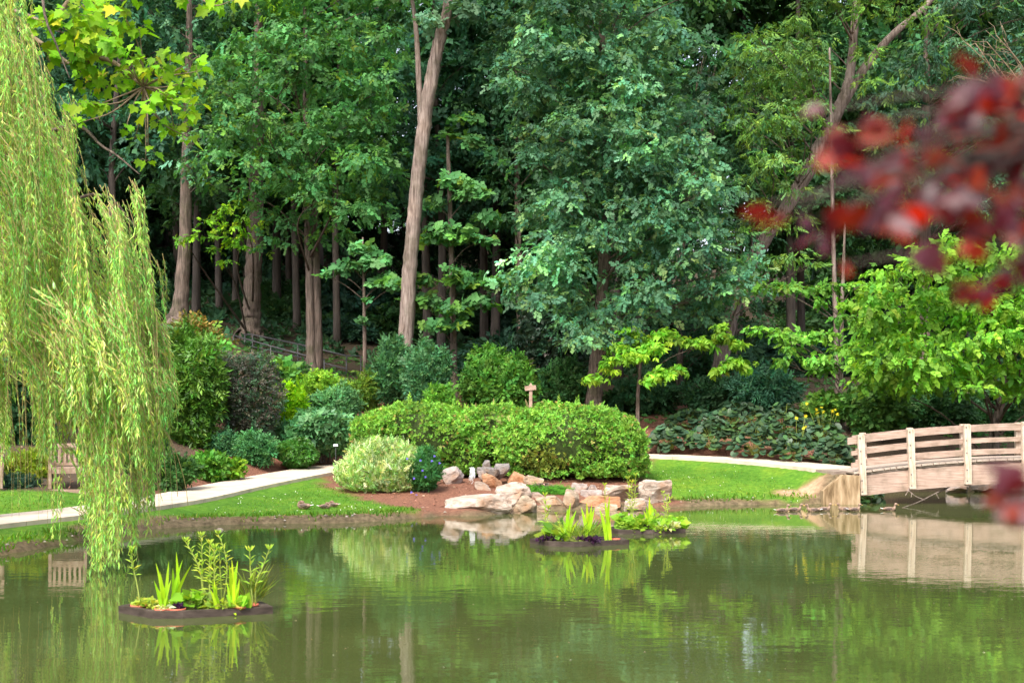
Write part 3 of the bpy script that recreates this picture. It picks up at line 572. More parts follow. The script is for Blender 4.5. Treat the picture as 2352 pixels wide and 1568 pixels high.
# trees deep in the wood: a few kinds, repeated with shared meshes
def far_kind(seed, hgt, low, rad, col, n):
    g = np.random.default_rng(seed); cl = []
    for _ in range(n):
        z = low + (hgt - low) * g.random() ** .9; k = (z - low) / (hgt - low); R = rad * (0.55 + .9 * k if k < .5 else 1.0 - .7 * (k - .5) / .5 + .0) * g.uniform(.35, 1.0); a = g.uniform(0, 6.283)
        cl.append((R * math.cos(a), R * math.sin(a), z, g.uniform(.9, 1.7)))
    P, A, Nn, I = clump_points(np.array(cl), 26, g, .5)
    tn = tones(len(P), col, .2, .1, g) * np.exp(g.normal(0, .25, (len(cl), 1)))[I]
    crown = leaf_mesh('crown', P, A, Nn, .62 * np.exp(g.normal(0, .2, len(P))), 'sprig', tn)
    mb = MB(); p = spline([(0, 0, -.4), (g.normal(0, .12), g.normal(0, .1), hgt * .3), (g.normal(0, .3), g.normal(0, .2), hgt * .6), (g.normal(0, .4), 0, hgt * .95)], 6)
    r = np.interp(np.linspace(0, 1, len(p)), [0, .06, 1], [.26, .2, .04]); mb.tube(p, r, 9, .06, rng=g)
    for c in cl[::3]:
        j = np.argmin(np.abs(p[:, 2] - c[2] + .8)); mb.tube(spline([p[j], (p[j] + c[:3]) / 2 + [0, 0, .2], np.array(c[:3])], 3), np.linspace(.05, .015, 7), 4)
    trunk = mb.mesh('trunk', (0, 0, 0), True)
    crown.materials.append(M['leaf']); trunk.materials.append(M['bark_dark']); return trunk, crown
KINDS = [far_kind(40, 22, 4.5, 4.2, (.055, .15, .055), 66), far_kind(42, 24, 6.5, 4.6, (.045, .135, .068), 70), far_kind(44, 19, 3.0, 3.4, (.06, .165, .045), 56), far_kind(46, 26, 8, 5, (.055, .15, .05), 70), far_kind(48, 13, .6, 3.9, (.04, .105, .05), 60)]
g = np.random.default_rng(44); spots = []
def far_tree(x, y, k, s, rz, label='dim straight tree standing deep in the shaded wood'):
    o = thing('forest_tree', label, 'tree', (x, y, gz(x, y)), 'trees deep in the wood')
    o.rotation_euler = (0, 0, rz); o.scale = (s, s, s)
    part('trunk', KINDS[k][0], None, o); part('crown', KINDS[k][1], None, o, 'stuff')
NAMED = [(683, 66, 'thin shaded trunk just left of the paired brown trunks'), (636, 70, 'thin dim trunk between the stout ridged trunk and the paired trunks'), (775, 64, 'dim trunk between the paired trunks and the leafy sapling'), (985, 62, 'shaded trunk close behind the tall leaning trunk'),
  (1012, 58, 'shaded trunk left of the tiered tree'), (1112, 66, 'faint tall trunk right of the tiered tree'), (1136, 60, 'dark trunk rising behind the shelves of the tiered tree'), (1270, 58, 'brown trunk standing right of the wooden sign'), (1300, 70, 'faint trunk behind the left boughs of the great oak'),
  (1842, 62, 'stout shaded trunk between the leaning trunk and the slim pole'), (1820, 58, 'slimmer trunk left of the stout shaded one near the slim pole'), (450, 64, 'dim trunk just right of the flared grey trunk'), (1480, 66, 'dim trunk behind the low dogwood'), (1700, 60, 'shaded trunk behind the foot of the leaning trunk'),
  (2060, 60, 'shaded tree behind the left part of the bright redbud'), (2250, 62, 'shaded tree behind the middle of the bright redbud'), (540, 72, 'dim tree left of the stout ridged trunk'), (880, 74, 'dim tree behind the leafy sapling'), (1420, 56, 'shaded tree close behind the great oak\'s trunk')]
for u, y, lab in NAMED: spots.append((wx(u, y), y)); far_tree(wx(u, y), y, int(g.choice([0, 1, 3])), g.uniform(.85, 1.1), g.uniform(0, 6.28), lab)
n0 = len(spots)
def gap_window(x, y):     # glades where the sky shows through
    u = UC + x / y * FPX; return y > 62 and any(abs(u - c) < 26 + 3.6 / y * FPX for c in (985, 1620))
while len(spots) < 78:
    y = 56 + 66 * g.random() ** .8; x = g.uniform(-.44, .44) * y
    if gap_window(x, y): continue
    if all(math.hypot(x - a, y - b) > 3.0 for a, b in spots): spots.append((x, y))
for x, y in spots[n0:]: far_tree(x, y, int(g.integers(0, 4)) if y > 60 else int(g.choice([0, 1, 3])), g.uniform(.85, 1.15), g.uniform(0, 6.28))
k = 0; low = []
while len(low) < 58:
    y = g.uniform(76, 124); x = g.uniform(-.44, .44) * y
    if all(math.hypot(x - a, y - b) > 3.2 for a, b in low): low.append((x, y)); far_tree(x, y, 4, g.uniform(.68, .85) if gap_window(x, y) else g.uniform(.8, 1.25), g.uniform(0, 6.28), 'low bushy tree closing the back of the dark wood')
# ------------------------------------------------------------------ shrubs and beds
S = [ # name, label, u0, u1, v0, v1, depth, leaf kind, size, colour, count, extra
 ('laurel_shrub', 'tall dark glossy laurel shrub just right of the willow', 380, 505, 760, 1050, 38, 'narrow', .34, (.075, .19, .02), 3000, dict(rough=.3, lumps=16, mat='leaf_gloss', second=(.12, .24, .03), frac=.15)),
 ('rusty_shrub', 'shrub with rusty orange-brown tops at the top of the left bank', 385, 530, 728, 830, 44, 'fine', .36, (.20, .15, .035), 900, dict(second=(.10, .20, .03), frac=.3)),
 ('leafy_shrub', 'bright leafy shrub below the rusty-topped one on the left bank', 400, 545, 790, 900, 41, 'sprig', .34, (.09, .25, .035), 1700, {}),
 ('smoky_shrub', 'rounded grey-purple fine-leaved shrub in the middle of the left bank', 465, 640, 800, 1010, 39, 'fine', .22, (.10, .10, .075), 4200, dict(second=(.06, .12, .06), frac=.4)),
 ('hillside_shrub', 'fresh green shrub above the grey-purple one, below the handrails', 540, 680, 838, 940, 42, 'heart', .3, (.10, .27, .04), 1500, {}),
 ('fern_patch', 'low green ferns at the foot of the handrails', 600, 700, 838, 890, 46, 'fine', .4, (.07, .19, .05), 650, {}),
 ('golden_shrub', 'chartreuse golden shrub glowing between the grey-purple and blue-green shrubs', 618, 705, 885, 975, 40.5, 'sprig', .24, (.24, .48, .012), 900, dict(mat='leaf_soft', rough=.3)),
 ('yellow_green_shrub', 'yellow-green mounded shrub above the blue-green leafy mound', 680, 800, 855, 940, 42, 'fine', .28, (.17, .34, .025), 1500, {}),
 ('mound_shrub', 'upright green shrub behind the golden one', 590, 680, 855, 925, 42.5, 'sprig', .28, (.10, .25, .03), 900, {}),
 ('hellebore_clump', 'wide mound of big blue-green leaves above the path', 640, 830, 935, 1040, 39.4, 'rose', .30, (.09, .24, .085), 1500, dict(mat='leaf_gloss', up=.1)),
 ('blue_green_shrub', 'soft blue-green shrub behind the mound of big leaves', 700, 830, 890, 980, 41.5, 'fine', .26, (.075, .20, .07), 1600, {}),
 ('small_round_shrub', 'neat small round green shrub beside the path', 636, 738, 1010, 1076, 38.2, 'tuft', .17, (.065, .20, .03), 2000, dict(mat='leaf_gloss')),
 ('sage_clump', 'low blue-green clump left of the neat small round shrub', 540, 632, 1000, 1064, 37.6, 'fine', .2, (.07, .23, .075), 1400, {}),
 ('sage_drift', 'deeper green ground shrub between the laurel and the blue-green clump', 480, 560, 995, 1060, 38, 'fine', .22, (.05, .15, .06), 900, {}),
 ('low_green_clump', 'light green leafy clump at the edge of the path bed', 430, 525, 1045, 1104, 34.9, 'heart', .19, (.10, .28, .03), 900, {}),
 ('lime_clump', 'bright lime clump at the right end of the light green one', 505, 560, 1058, 1096, 35.2, 'heart', .18, (.16, .33, .025), 380, {}),
 ('dark_clump', 'dim low clump under the laurel beside the willow strands', 350, 450, 1055, 1118, 32.6, 'sprig', .2, (.05, .13, .03), 900, {}),
 ('columnar_shrub', 'small yellow-green upright shrub left of the tall leaning trunk', 812, 868, 862, 940, 44, 'narrow', .24, (.13, .24, .03), 800, {}),
 ('arching_shrub', 'blue-green arching shrub at the foot of the tall leaning trunk', 862, 935, 790, 935, 44.2, 'narrow', .34, (.07, .19, .07), 1300, dict(up=.9)),
 ('vase_shrub', 'dense blue-green shrub right of the tall leaning trunk', 915, 1035, 795, 945, 43.6, 'fine', .3, (.055, .155, .06), 2000, dict(up=.8)),
 ('bright_shrub', 'bright green little shrub peeping over the left part of the hedge', 975, 1045, 890, 950, 42.4, 'sprig', .24, (.11, .28, .03), 700, {}),
 ('round_green_shrub', 'big rounded green shrub left of the wooden sign', 1055, 1225, 808, 960, 45, 'sprig', .32, (.09, .25, .035), 2300, dict(second=(.12, .26, .03), frac=.15)),
 ('rhododendron', 'dark rhododendron with faded flower heads behind the sign', 1160, 1340, 690, 880, 50, 'tuft', .34, (.035, .075, .045), 1500, dict(mat='leaf_gloss', second=(.30, .25, .22), frac=.03)),
 ('shade_shrub', 'dark green shrub between the sign and the oak trunk', 1240, 1350, 830, 950, 47, 'sprig', .3, (.05, .14, .04), 1200, {}),
 ('oak_foot_shrub', 'dim spreading shrub right of the oak trunk', 1390, 1560, 880, 950, 48, 'sprig', .3, (.04, .115, .045), 1200, {}),
 ('ivy_mound', 'dark ivy mound at the foot of the leaning trunk', 1560, 1720, 870, 945, 47, 'sprig', .28, (.035, .10, .04), 1400, {}),
 ('teal_shrub', 'blue-green shrub above the round-leaved bed, right of the leaning trunk', 1680, 1830, 850, 945, 46, 'narrow', .34, (.04, .13, .07), 1500, {}),
 ('fresh_shrub', 'small fresh green shrub left of the slim pole', 1850, 1925, 900, 960, 43, 'heart', .24, (.09, .21, .03), 650, {}),
 ('pole_foot_shrub', 'leafy olive shrub right of the slim pole', 1935, 2080, 890, 985, 42.6, 'heart', .26, (.075, .175, .035), 1500, {}),
 ('bridge_back_shrub', 'dark green shrub behind the middle of the bridge rail', 2060, 2230, 890, 1010, 44, 'sprig', .32, (.045, .125, .04), 1700, {}),
 ('bridge_right_shrub', 'deep green shrub behind the right end of the bridge', 2210, 2420, 885, 1040, 45, 'sprig', .34, (.04, .115, .04), 1900, {}),
 ('willow_back_shrub', 'dark shrub seen through the willow left of the armchair', -40, 110, 800, 1090, 35, 'sprig', .32, (.045, .13, .045), 2300, {}),
 ('willow_deep_shrub', 'tall dark shrub behind the willow curtain above the armchair', 90, 330, 740, 1080, 38, 'sprig', .34, (.035, .10, .035), 2600, {}),
 ('willow_lime_shrub', 'yellow-green shrub at the left of the armchair', 15, 112, 1045, 1110, 31.6, 'narrow', .2, (.17, .25, .015), 900, {}),
 ('willow_ground_shrub', 'low dark blue-green ground shrub at the far left edge below the willow', -30, 88, 1095, 1140, 30.2, 'fine', .17, (.035, .09, .055), 900, {}),
 ('right_of_chair_shrub', 'dim shrub behind the willow right of the armchair', 215, 380, 930, 1112, 34, 'sprig', .26, (.045, .12, .035), 1500, {}),
]
T['rose'] = [rosette(diamond(.24, .07, .12), 7, .72, -.25, k) for k in range(3)]
for i, (nm, lab, u0, u1, v0, v1, y, kd, sz, col, n, ex) in enumerate(S):
    shrub(nm, lab, 'shrub', u0, u1, v0, v1, y, kd, sz, col, n, seed=100 + i, **ex)
# dim shrubs under the far trees: shared meshes
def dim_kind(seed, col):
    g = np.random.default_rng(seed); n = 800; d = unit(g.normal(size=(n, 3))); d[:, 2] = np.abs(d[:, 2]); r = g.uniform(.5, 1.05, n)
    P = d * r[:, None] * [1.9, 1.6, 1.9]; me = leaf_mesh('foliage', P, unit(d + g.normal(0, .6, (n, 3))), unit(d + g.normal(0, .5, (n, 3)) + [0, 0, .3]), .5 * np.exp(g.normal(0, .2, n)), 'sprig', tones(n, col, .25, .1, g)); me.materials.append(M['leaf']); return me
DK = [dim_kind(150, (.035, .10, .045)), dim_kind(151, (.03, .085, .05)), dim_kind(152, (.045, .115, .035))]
g = np.random.default_rng(153); k = 0
while k < 60:
    y = g.uniform(54, 88); x = g.uniform(-.4, .4) * y; u = UC + x / y * FPX
    if 520 < u < 840 and y < 64: continue
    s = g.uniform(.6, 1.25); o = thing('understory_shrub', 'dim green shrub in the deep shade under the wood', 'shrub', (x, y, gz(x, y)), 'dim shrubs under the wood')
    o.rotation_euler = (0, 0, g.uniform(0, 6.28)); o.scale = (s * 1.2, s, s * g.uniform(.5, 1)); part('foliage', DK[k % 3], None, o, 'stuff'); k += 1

# clipped hedge: rounded lobes in one hedge, leaves in small tufts over a twiggy core
LOB = [(965, 1018, 37.2, 1.72, 1.15, .98, .95), (880, 1035, 37.0, .85, .85, .72, .75), (1130, 1015, 37.6, 1.0, 1.0, .95, .95), (1300, 1024, 36.3, 1.75, 1.35, 1.02, .98), (1410, 1040, 36.2, .85, 1.1, .78, .82), (1070, 1045, 36.9, .45, .8, .6, .5), (1210, 1050, 35.9, .5, .8, .6, .5)]
g = np.random.default_rng(60); hb = np.array([wx(1150, 36.8), 36.8, gz(wx(1150, 36.8), 36.8)])
hedge = thing('clipped_hedge', 'long clipped rounded green hedge behind the rock pile', 'hedge', hb)
HP, HN = [], []; core = MB()
cs = [(at(u, v, y), np.array([rx, ry, rz])) for u, v, y, rx, ry, rz, _ in LOB]
for i, (c, r) in enumerate(cs):
    n = int(5600 * (r[0] * r[2] + r[1] * r[2] + r[0] * r[1]) / 3); d = unit(g.normal(size=(n, 3)))
    e = .72; dd = np.sign(d) * np.abs(d) ** e; dd = dd / (np.abs(dd) ** 2.6).sum(-1, keepdims=True) ** (1 / 2.6)
    lump = 1 + .07 * np.sin(d @ g.normal(0, 5, 3) + 1) + .06 * np.sin(d @ g.normal(0, 9, 3)) + .03 * np.sin(d @ g.normal(0, 15, 3)) + g.normal(0, .025, n)
    P = c + dd * r * lump[:, None]; ins = np.zeros(n, bool)
    for j, (c2, r2) in enumerate(cs):
        if j != i: ins |= (np.abs((P - c2) / (r2 * .93)) ** 2.6).sum(-1) < 1
    P, d2 = P[~ins], unit(dd / r)[~ins]; HP.append(P); HN.append(d2)
    k3 = np.arange(len(P)) % 5 < 2; HP.append(c + (P[k3] - c) * g.uniform(.88, .96, (int(k3.sum()), 1))); HN.append(d2[k3])
    ico = bpy.data.meshes.new('tmp'); 
    bm = bmesh.new(); bmesh.ops.create_icosphere(bm, subdivisions=3, radius=1); vv = np.array([v.co for v in bm.verts]); ff = [[v.index for v in f.verts] for f in bm.faces]; bm.free()
    vv = np.sign(vv) * np.abs(vv) ** e; vv = vv / (np.abs(vv) ** 2.6).sum(-1, keepdims=True) ** (1 / 2.6); core.add(c + vv * r * .80, ff)
HP = np.vstack(HP); HN = np.vstack(HN); ok_ = HP[:, 2] > ground_z(HP) + .12; HP, HN = HP[ok_], HN[ok_]
n = len(HP); tn = tones(n, (.18, .38, .05), .3, .1, g, (.30, .27, .08), .05)
tn *= (1 + .22 * vnoise(HP[:, [0, 2]], 2.3, 61))[:, None]
rosy = vnoise(HP[:, [0, 2]], 1.6, 62) > .95; tn[rosy] = tn[rosy] * [1.35, .85, 1.0]
part('foliage', leaf_mesh('foliage', HP, unit(HN * .5 + g.normal(0, .6, (n, 3)) + [0, 0, .4]), unit(HN + g.normal(0, .4, (n, 3)) + [0, -.1, .35]), .085 * np.exp(g.normal(0, .25, n)), 'tuft', tn, hb), M['leaf'], hedge, 'stuff')
sel = g.permutation(n)[:420]; sel = sel[HN[sel][:, 2] > -.1]; m_ = len(sel)
part('stray_shoots', leaf_mesh('stray_shoots', HP[sel] - HN[sel] * .04, unit(HN[sel] * .7 + g.normal(0, .35, (m_, 3)) + [0, 0, .8]), unit(g.normal(0, .5, (m_, 3)) + [0, -1, .3]), g.uniform(.12, .28, m_), 'narrow', tones(m_, (.22, .44, .05), .25, .1, g, (.34, .26, .10), .12), hb), M['leaf'], hedge, 'stuff')
part('twig_core', core.mesh('twig_core', hb, True), noise_mat('hedge_core', [(.3, (.02, .03, .008)), (.7, (.05, .08, .015))], 18, bump=.5), hedge)

# variegated bush, blue-flowered plant, creeping juniper
shrub('variegated_bush', 'cream-variegated feathery bush in front of the hedge\'s left end', 'shrub', 778, 985, 1015, 1152, 33.6, 'narrow', .14, (.28, .46, .13), 4800, 'leaf_soft', seed=71, var=.25, second=(.56, .66, .34), frac=.4, depth=.95, up=1.3, lumps=14, rough=.12)
fb = shrub('blue_flower_plant', 'deep green plant with small blue flowers right of the cream-variegated bush', 'plant', 940, 1012, 1032, 1142, 33.0, 'narrow', .12, (.055, .185, .05), 2300, 'leaf_soft', seed=72, depth=.42, up=.9, lumps=6)
petal_c = [rosette(diamond(.34, .05, .02), 5, .5, .25, 3)]
fl = [(942, 1053), (1000, 1058), (958, 1098), (985, 1095), (952, 1130), (964, 1137), (1018, 1063), (978, 1080), (973, 1057), (1006, 1047)]
for u, v in fl:
    p = at(u * .98 + 12, v, 32.62); o = part('flower', leaf_mesh('flower', np.zeros((1, 3)), np.array([[1., 0, 0]]), np.array([[0, -1., .3]]), np.array([.075]), petal_c, np.array([[.16, .13, .62]])), M['petal'], fb); o.location = Vector(p - np.array(fb.location))
g = np.random.default_rng(73); jb = np.array([*at(1250, 0, 34.0)[:2], 0]); jb[2] = gz(jb[0], jb[1])
jr = thing('creeping_juniper', 'bright green feathery creeping juniper spilling between the rocks', 'shrub', jb)
n = 800; a = g.uniform(0, 6.283, n); rr = np.sqrt(g.random(n)); P = np.stack([jb[0] + np.cos(a) * rr * .58, jb[1] + np.sin(a) * rr * .3, at(0, 1112, 34)[2] - .1 * rr ** 2 - .12 * g.random(n)], 1)
part('foliage', leaf_mesh('foliage', P, unit(np.stack([np.cos(a), np.sin(a), -.1 + 0 * a], 1) + g.normal(0, .3, (n, 3))), unit(g.normal(0, .4, (n, 3)) + [0, -.3, 1]), .2 * np.exp(g.normal(0, .2, n)), [sprig(diamond(.09, .02, .02), 13, .3, .7, .2, 3)], tones(n, (.10, .30, .03), .2), jb), M['leaf_soft'], jr, 'stuff')
mb = MB()
for k in range(7): mb.tube(spline([jb + [g.normal(0, .05), 0, -.05], jb + [g.normal(0, .2), 0, .2], np.array([jb[0] + g.uniform(-.5, .5), jb[1] - .15, at(0, 1116, 34)[2]])], 4), np.linspace(.015, .006, 9), 5)
part('stems', mb.mesh('stems', jb), M['bark'], jr)

# round-leaved clumps on the mulch bank, some with yellow flower heads
def round_clump(u, v, wpx, hpx, y, label, seed, flowers=0, n=190):
    g = np.random.default_rng(seed); c = at(u, v, y); rx = wpx / 2 / FPX * y; h = hpx / FPX * y * .85; base = np.array([c[0], y, gz(c[0], y)])
    o = thing('leopard_plant', label, 'plant', base, 'round-leaved clumps on the mulch bank')
    a = g.uniform(0, 6.283, n); rr = np.sqrt(g.random(n)) * g.uniform(.8, 1.1, n); P = np.stack([c[0] + rx * rr * np.cos(a), y + rx * .75 * rr * np.sin(a), 0 * a], 1)
    P[:, 2] = ground_z(P) + .05 + h * (1 - rr ** 2 * .8).clip(.05) * g.uniform(.7, 1.1, n); o3 = np.stack([np.cos(a), np.sin(a), 0 * a], 1)
    part('foliage', leaf_mesh('foliage', P, unit(o3 * .9 + g.normal(0, .3, (n, 3)) + [0, 0, -.35]), unit(o3 * .55 + [0, -.35, .8] + g.normal(0, .25, (n, 3))), .2 * np.exp(g.normal(0, .2, n)), [(np.array([[0, .2, -.03], [-.3, -.05, .03], [-.52, .3, .05], [-.36, .75, .02], [0, .92, -.02], [.36, .75, .02], [.52, .3, .05], [.3, -.05, .03]]), [(0, 2, 1), (0, 3, 2), (0, 4, 3), (0, 5, 4), (0, 6, 5), (0, 7, 6)])], tones(n, (.042, .085, .042), .22, .08, g, (.065, .13, .04), .25), base), M['leaf_gloss'], o, 'stuff')
    mb = MB()
    for i in range(0, n, 5): mb.tube(np.array([base + [g.normal(0, .05), g.normal(0, .05), 0], (P[i] + base) / 2 + [0, 0, .05], P[i]]), [.006, .006, .004], 4)
    if flowers:
        q = np.array([c[0], y, 0]) + np.c_[g.normal(0, .35 * rx, flowers), g.normal(-.2, .1, flowers), np.zeros(flowers)]; q[:, 2] = base[2] + h * g.uniform(1.0, 1.45, flowers) + .1
        for t in q: mb.tube(np.array([base, (base + t) / 2, t]), [.007, .006, .005], 4)
        part('flower_heads', leaf_mesh('flower_heads', q, unit(g.normal(0, 1, (flowers, 3))), unit(g.normal(0, .3, (flowers, 3)) + [0, -1, .5]), np.full(flowers, .11), [rosette(diamond(.2), 8, .6, .3, 5)], tones(flowers, (.75, .62, .02), .1, .03, g)), M['petal'], o, 'stuff').location = Vector(-base)
    part('stems', mb.mesh('stems', base), M['stem'], o)
for i, (u, v, w, h, y, lab, nf) in enumerate([
    (1540, 1028, 95, 62, 41.2, 'low round-leaved clump nearest the hedge on the mulch bank', 0), (1640, 1034, 110, 75, 40.6, 'full round-leaved clump second from the hedge at the path edge', 0),
    (1735, 1046, 110, 80, 39.6, 'round-leaved clump at the path edge left of the yellow blooms', 0), (1830, 1056, 110, 78, 38.8, 'round-leaved clump with a small yellow bloom beside the path', 5),
    (1920, 1062, 100, 90, 38.4, 'round-leaved clump just left of the first bridge post', 0), (1985, 1064, 90, 70, 38.2, 'round-leaved clump seen through the first bay of the bridge rail', 4),
    (1585, 985, 110, 50, 44, 'dim round-leaved clump higher on the bank above the mulch gap', 0), (1690, 985, 140, 70, 43.4, 'large dark round-leaved clump high on the bank below the leaning trunk', 0),
    (1800, 1000, 130, 75, 42.2, 'middle upper round-leaved clump on the bank', 0), (1895, 1010, 120, 80, 41.2, 'round-leaved clump topped with yellow blooms below the slim pole', 9)]):
    round_clump(u, v, w, h, y, lab, 80 + i, nf)

# ivy and seedlings over the forest floor, grass on the lawns, clover flowers
g = np.random.default_rng(90); n = 9000; y = g.uniform(41.5, 62, n); x = g.uniform(-.4, .4, n) * y; P = np.c_[x, y, np.zeros(n)]
keepm = (vnoise(P, .8, 91) > -.05) & (line_d(P[:, :2], path_line[::3]) > 1.3) & (poly_sd(P[:, :2], SHORE) > 1.0); P = P[keepm]; P[:, 2] = ground_z(P) + .05; n = len(P)
o = part('ground_cover', leaf_mesh('ground_cover', P, unit(g.normal(0, 1, (n, 3)) * [1, 1, .3]), unit(g.normal(0, .4, (n, 3)) + [0, -.4, 1]), .3 * np.exp(g.normal(0, .3, n)), 'sprig', tones(n, (.055, .15, .035), .3)), M['leaf'], None, 'stuff')
tag(o, 'low leafy ground cover over the forest floor', 'ground cover')
n = 9000; y = g.uniform(58, 105, n); x = g.uniform(-.42, .42, n) * y; P = np.c_[x, y, np.zeros(n)]; P = P[vnoise(P, .5, 97) > -.5]; P[:, 2] = ground_z(P) + .15; n = len(P)
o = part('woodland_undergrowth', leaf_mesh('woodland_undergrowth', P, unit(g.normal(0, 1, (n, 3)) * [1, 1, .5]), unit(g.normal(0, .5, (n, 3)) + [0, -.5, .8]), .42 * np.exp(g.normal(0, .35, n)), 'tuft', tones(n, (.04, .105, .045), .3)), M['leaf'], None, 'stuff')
tag(o, 'dim undergrowth covering the slope inside the wood', 'undergrowth')
n = 80000; P = np.c_[g.uniform(-12, 9, n), g.uniform(19, 41, n)]
lw = np.minimum.reduce([poly_sd(P, LAWN_L), inpoly(P, LAWN_B), poly_sd(P, LAWN_R)]) + .22 * vnoise(P, 1.9, 21) + .1 * vnoise(P, 6.5, 22)
P = P[(lw < .1) & (line_d(P, path_line[::3]) > PATH_W / 2 + .03) & (poly_sd(P, SHORE) > .14 + .12 * vnoise(P, 5, 94))]; P = np.c_[P, ground_z(P) - .005]; n = len(P)
edge = poly_sd(P[:, :2], SHORE); hgt = np.where(edge < .7, g.uniform(.05, .13, n), g.uniform(.03, .06, n))
blade = [(np.array([[-.16, 0, 0], [.16, 0, 0], [.03, 1, .25]]), [(0, 1, 2)]), (np.array([[-.2, 0, 0], [.2, 0, 0], [-.2, .9, -.3]]), [(0, 1, 2)])]
o = part('lawn_grass', leaf_mesh('lawn_grass', P, unit(np.c_[g.normal(0, .35, (n, 2)), np.ones(n)]), unit(np.c_[g.normal(0, 1, (n, 2)), .2 * np.ones(n)]), hgt, blade, tones(n, (.10, .225, .017), .25, .12, g, (.24, .27, .07), .1) * (1 + .25 * vnoise(P, .9, 93))[:, None]), M['leaf_soft'], None, 'stuff'); tag(o, 'short mown grass on the lawns round the pond', 'grass')
n = 150; P = np.c_[g.uniform(-8, -1.5, n), g.uniform(26.5, 33.5, n)]; P = P[(poly_sd(P, LAWN_L) < -.3) & (poly_sd(P, SHORE) > .6) & (line_d(P, path_line[::3]) > 1.0)]; P2 = np.c_[g.uniform(3.4, 8, 60), g.uniform(34, 38, 60)]; P = np.vstack([P, P2[(poly_sd(P2, LAWN_R) < -.3) & (line_d(P2, path_line[::3]) > 1.0)]])
P = np.c_[P, ground_z(P) + .055]; n = len(P)
o = part('clover_flowers', leaf_mesh('clover_flowers', P, unit(g.normal(0, 1, (n, 3))), np.tile([0, -.5, 1.], (n, 1)), np.full(n, .028), [rosette(diamond(.4), 6, .6, .3, 2)], tones(n, (.8, .8, .7), .08, .03, g)), M['petal'], None, 'stuff'); tag(o, 'tiny white clover flowers dotted over the lawns', 'flowers')
n = 700; P = np.c_[g.uniform(-9, 8, n), g.uniform(21, 34.5, n)]; e = poly_sd(P, SHORE); P = P[(e > .02) & (e < .5)]; P = np.c_[P, ground_z(P) + .008]; n = len(P)
cube = [(np.array([[-.5, -.4, 0], [.5, -.4, 0], [.45, .45, 0], [-.5, .4, 0], [0.05, 0, .5]]), [(0, 1, 4), (1, 2, 4), (2, 3, 4), (3, 0, 4)])]
o = part('shore_pebbles', leaf_mesh('shore_pebbles', P, unit(np.c_[g.normal(0, 1, (n, 2)), np.zeros(n)]), np.tile([0, 0, 1.], (n, 1)), g.uniform(.02, .07, n), cube, tones(n, (.42, .36, .30), .3, .05, g)), M['petal'], None, 'stuff'); tag(o, 'small pebbles scattered along the muddy shore', 'pebbles')
n = 5000; P = np.c_[g.uniform(-12, 12, n), g.uniform(30, 48, n)]
P = P[(np.minimum.reduce([poly_sd(P, LAWN_L), inpoly(P, LAWN_B), poly_sd(P, LAWN_R)]) > .1) & (line_d(P, path_line[::3]) > PATH_W / 2 + .05) & (poly_sd(P, SHORE) > .4)]; P = np.c_[P, ground_z(P) + .015]; n = len(P)
o = part('bark_chips', leaf_mesh('bark_chips', P, unit(np.c_[g.normal(0, 1, (n, 2)), .1 * g.normal(0, 1, n)]), unit(g.normal(0, .35, (n, 3)) + [0, -.3, 1]), g.uniform(.05, .12, n), [diamond(.25, .1, .05)], tones(n, (.26, .13, .085), .4, .05, g, (.48, .34, .24), .2)), M['petal'], None, 'stuff'); tag(o, 'loose reddish bark chips and fallen leaves on the planting beds', 'mulch')
# ------------------------------------------------------------------ rocks at the water's edge
def rock_mat(name, a, b_, c, s=1.0):
    m, nt, lk, b = newmat(name); tc = nt.new('ShaderNodeTexCoord'); mp = N(nt, 'ShaderNodeMapping'); mp.inputs['Scale'].default_value = (1.2, 1.2, 4.0); mp.inputs['Rotation'].default_value = (.12, .15, 0); lk.new(tc.outputs['Object'], mp.inputs[0])
    n1 = N(nt, 'ShaderNodeTexNoise', Scale=2.6 * s, Detail=8, Roughness=.65, Distortion=.6); lk.new(mp.outputs[0], n1.inputs[0])
    r = ramp(nt, [(.3, a), (.5, b_), (.7, c)]); lk.new(n1.outputs[0], r.inputs[0])
    n3 = N(nt, 'ShaderNodeTexNoise', Scale=1.6, Detail=4); lk.new(tc.outputs['Object'], n3.inputs[0]); st = ramp(nt, [(.52, (0, 0, 0)), (.68, (1, 1, 1))]); lk.new(n3.outputs[0], st.inputs[0])
    mx = N(nt, 'ShaderNodeMix', data_type='RGBA'); lk.new(st.outputs[0], mx.inputs[0]); lk.new(r.outputs[0], mx.inputs[6]); mx.inputs[7].default_value = (b_[0] * .75, b_[1] * .58, b_[2] * .45, 1)
    lk.new(mx.outputs[2], b.inputs['Base Color']); b.inputs['Roughness'].default_value = .85; b.inputs['Specular IOR Level'].default_value = .2
    n2 = N(nt, 'ShaderNodeTexNoise', Scale=7, Detail=9, Roughness=.7); lk.new(mp.outputs[0], n2.inputs[0]); bp = N(nt, 'ShaderNodeBump', Strength=.7, Distance=.05); lk.new(n2.outputs[0], bp.inputs['Height']); lk.new(bp.outputs[0], b.inputs['Normal']); return m
RM = {'tan': rock_mat('sandstone_tan', (.18, .125, .08), (.35, .265, .185), (.52, .43, .33)), 'pink': rock_mat('sandstone_pink', (.19, .135, .10), (.38, .30, .24), (.58, .50, .43)),
      'orange': rock_mat('sandstone_orange', (.26, .13, .07), (.42, .23, .13), (.52, .33, .22)), 'grey': rock_mat('fieldstone_grey', (.20, .155, .135), (.34, .28, .25), (.44, .38, .35)), 'slate': rock_mat('slate_dark', (.11, .10, .095), (.22, .195, .18), (.34, .30, .28))}
_bm = bmesh.new(); bmesh.ops.create_icosphere(_bm, subdivisions=4, radius=1); ICO_V = np.array([v.co for v in _bm.verts]); ICO_F = [[v.index for v in f.verts] for f in _bm.faces]; _bm.free()
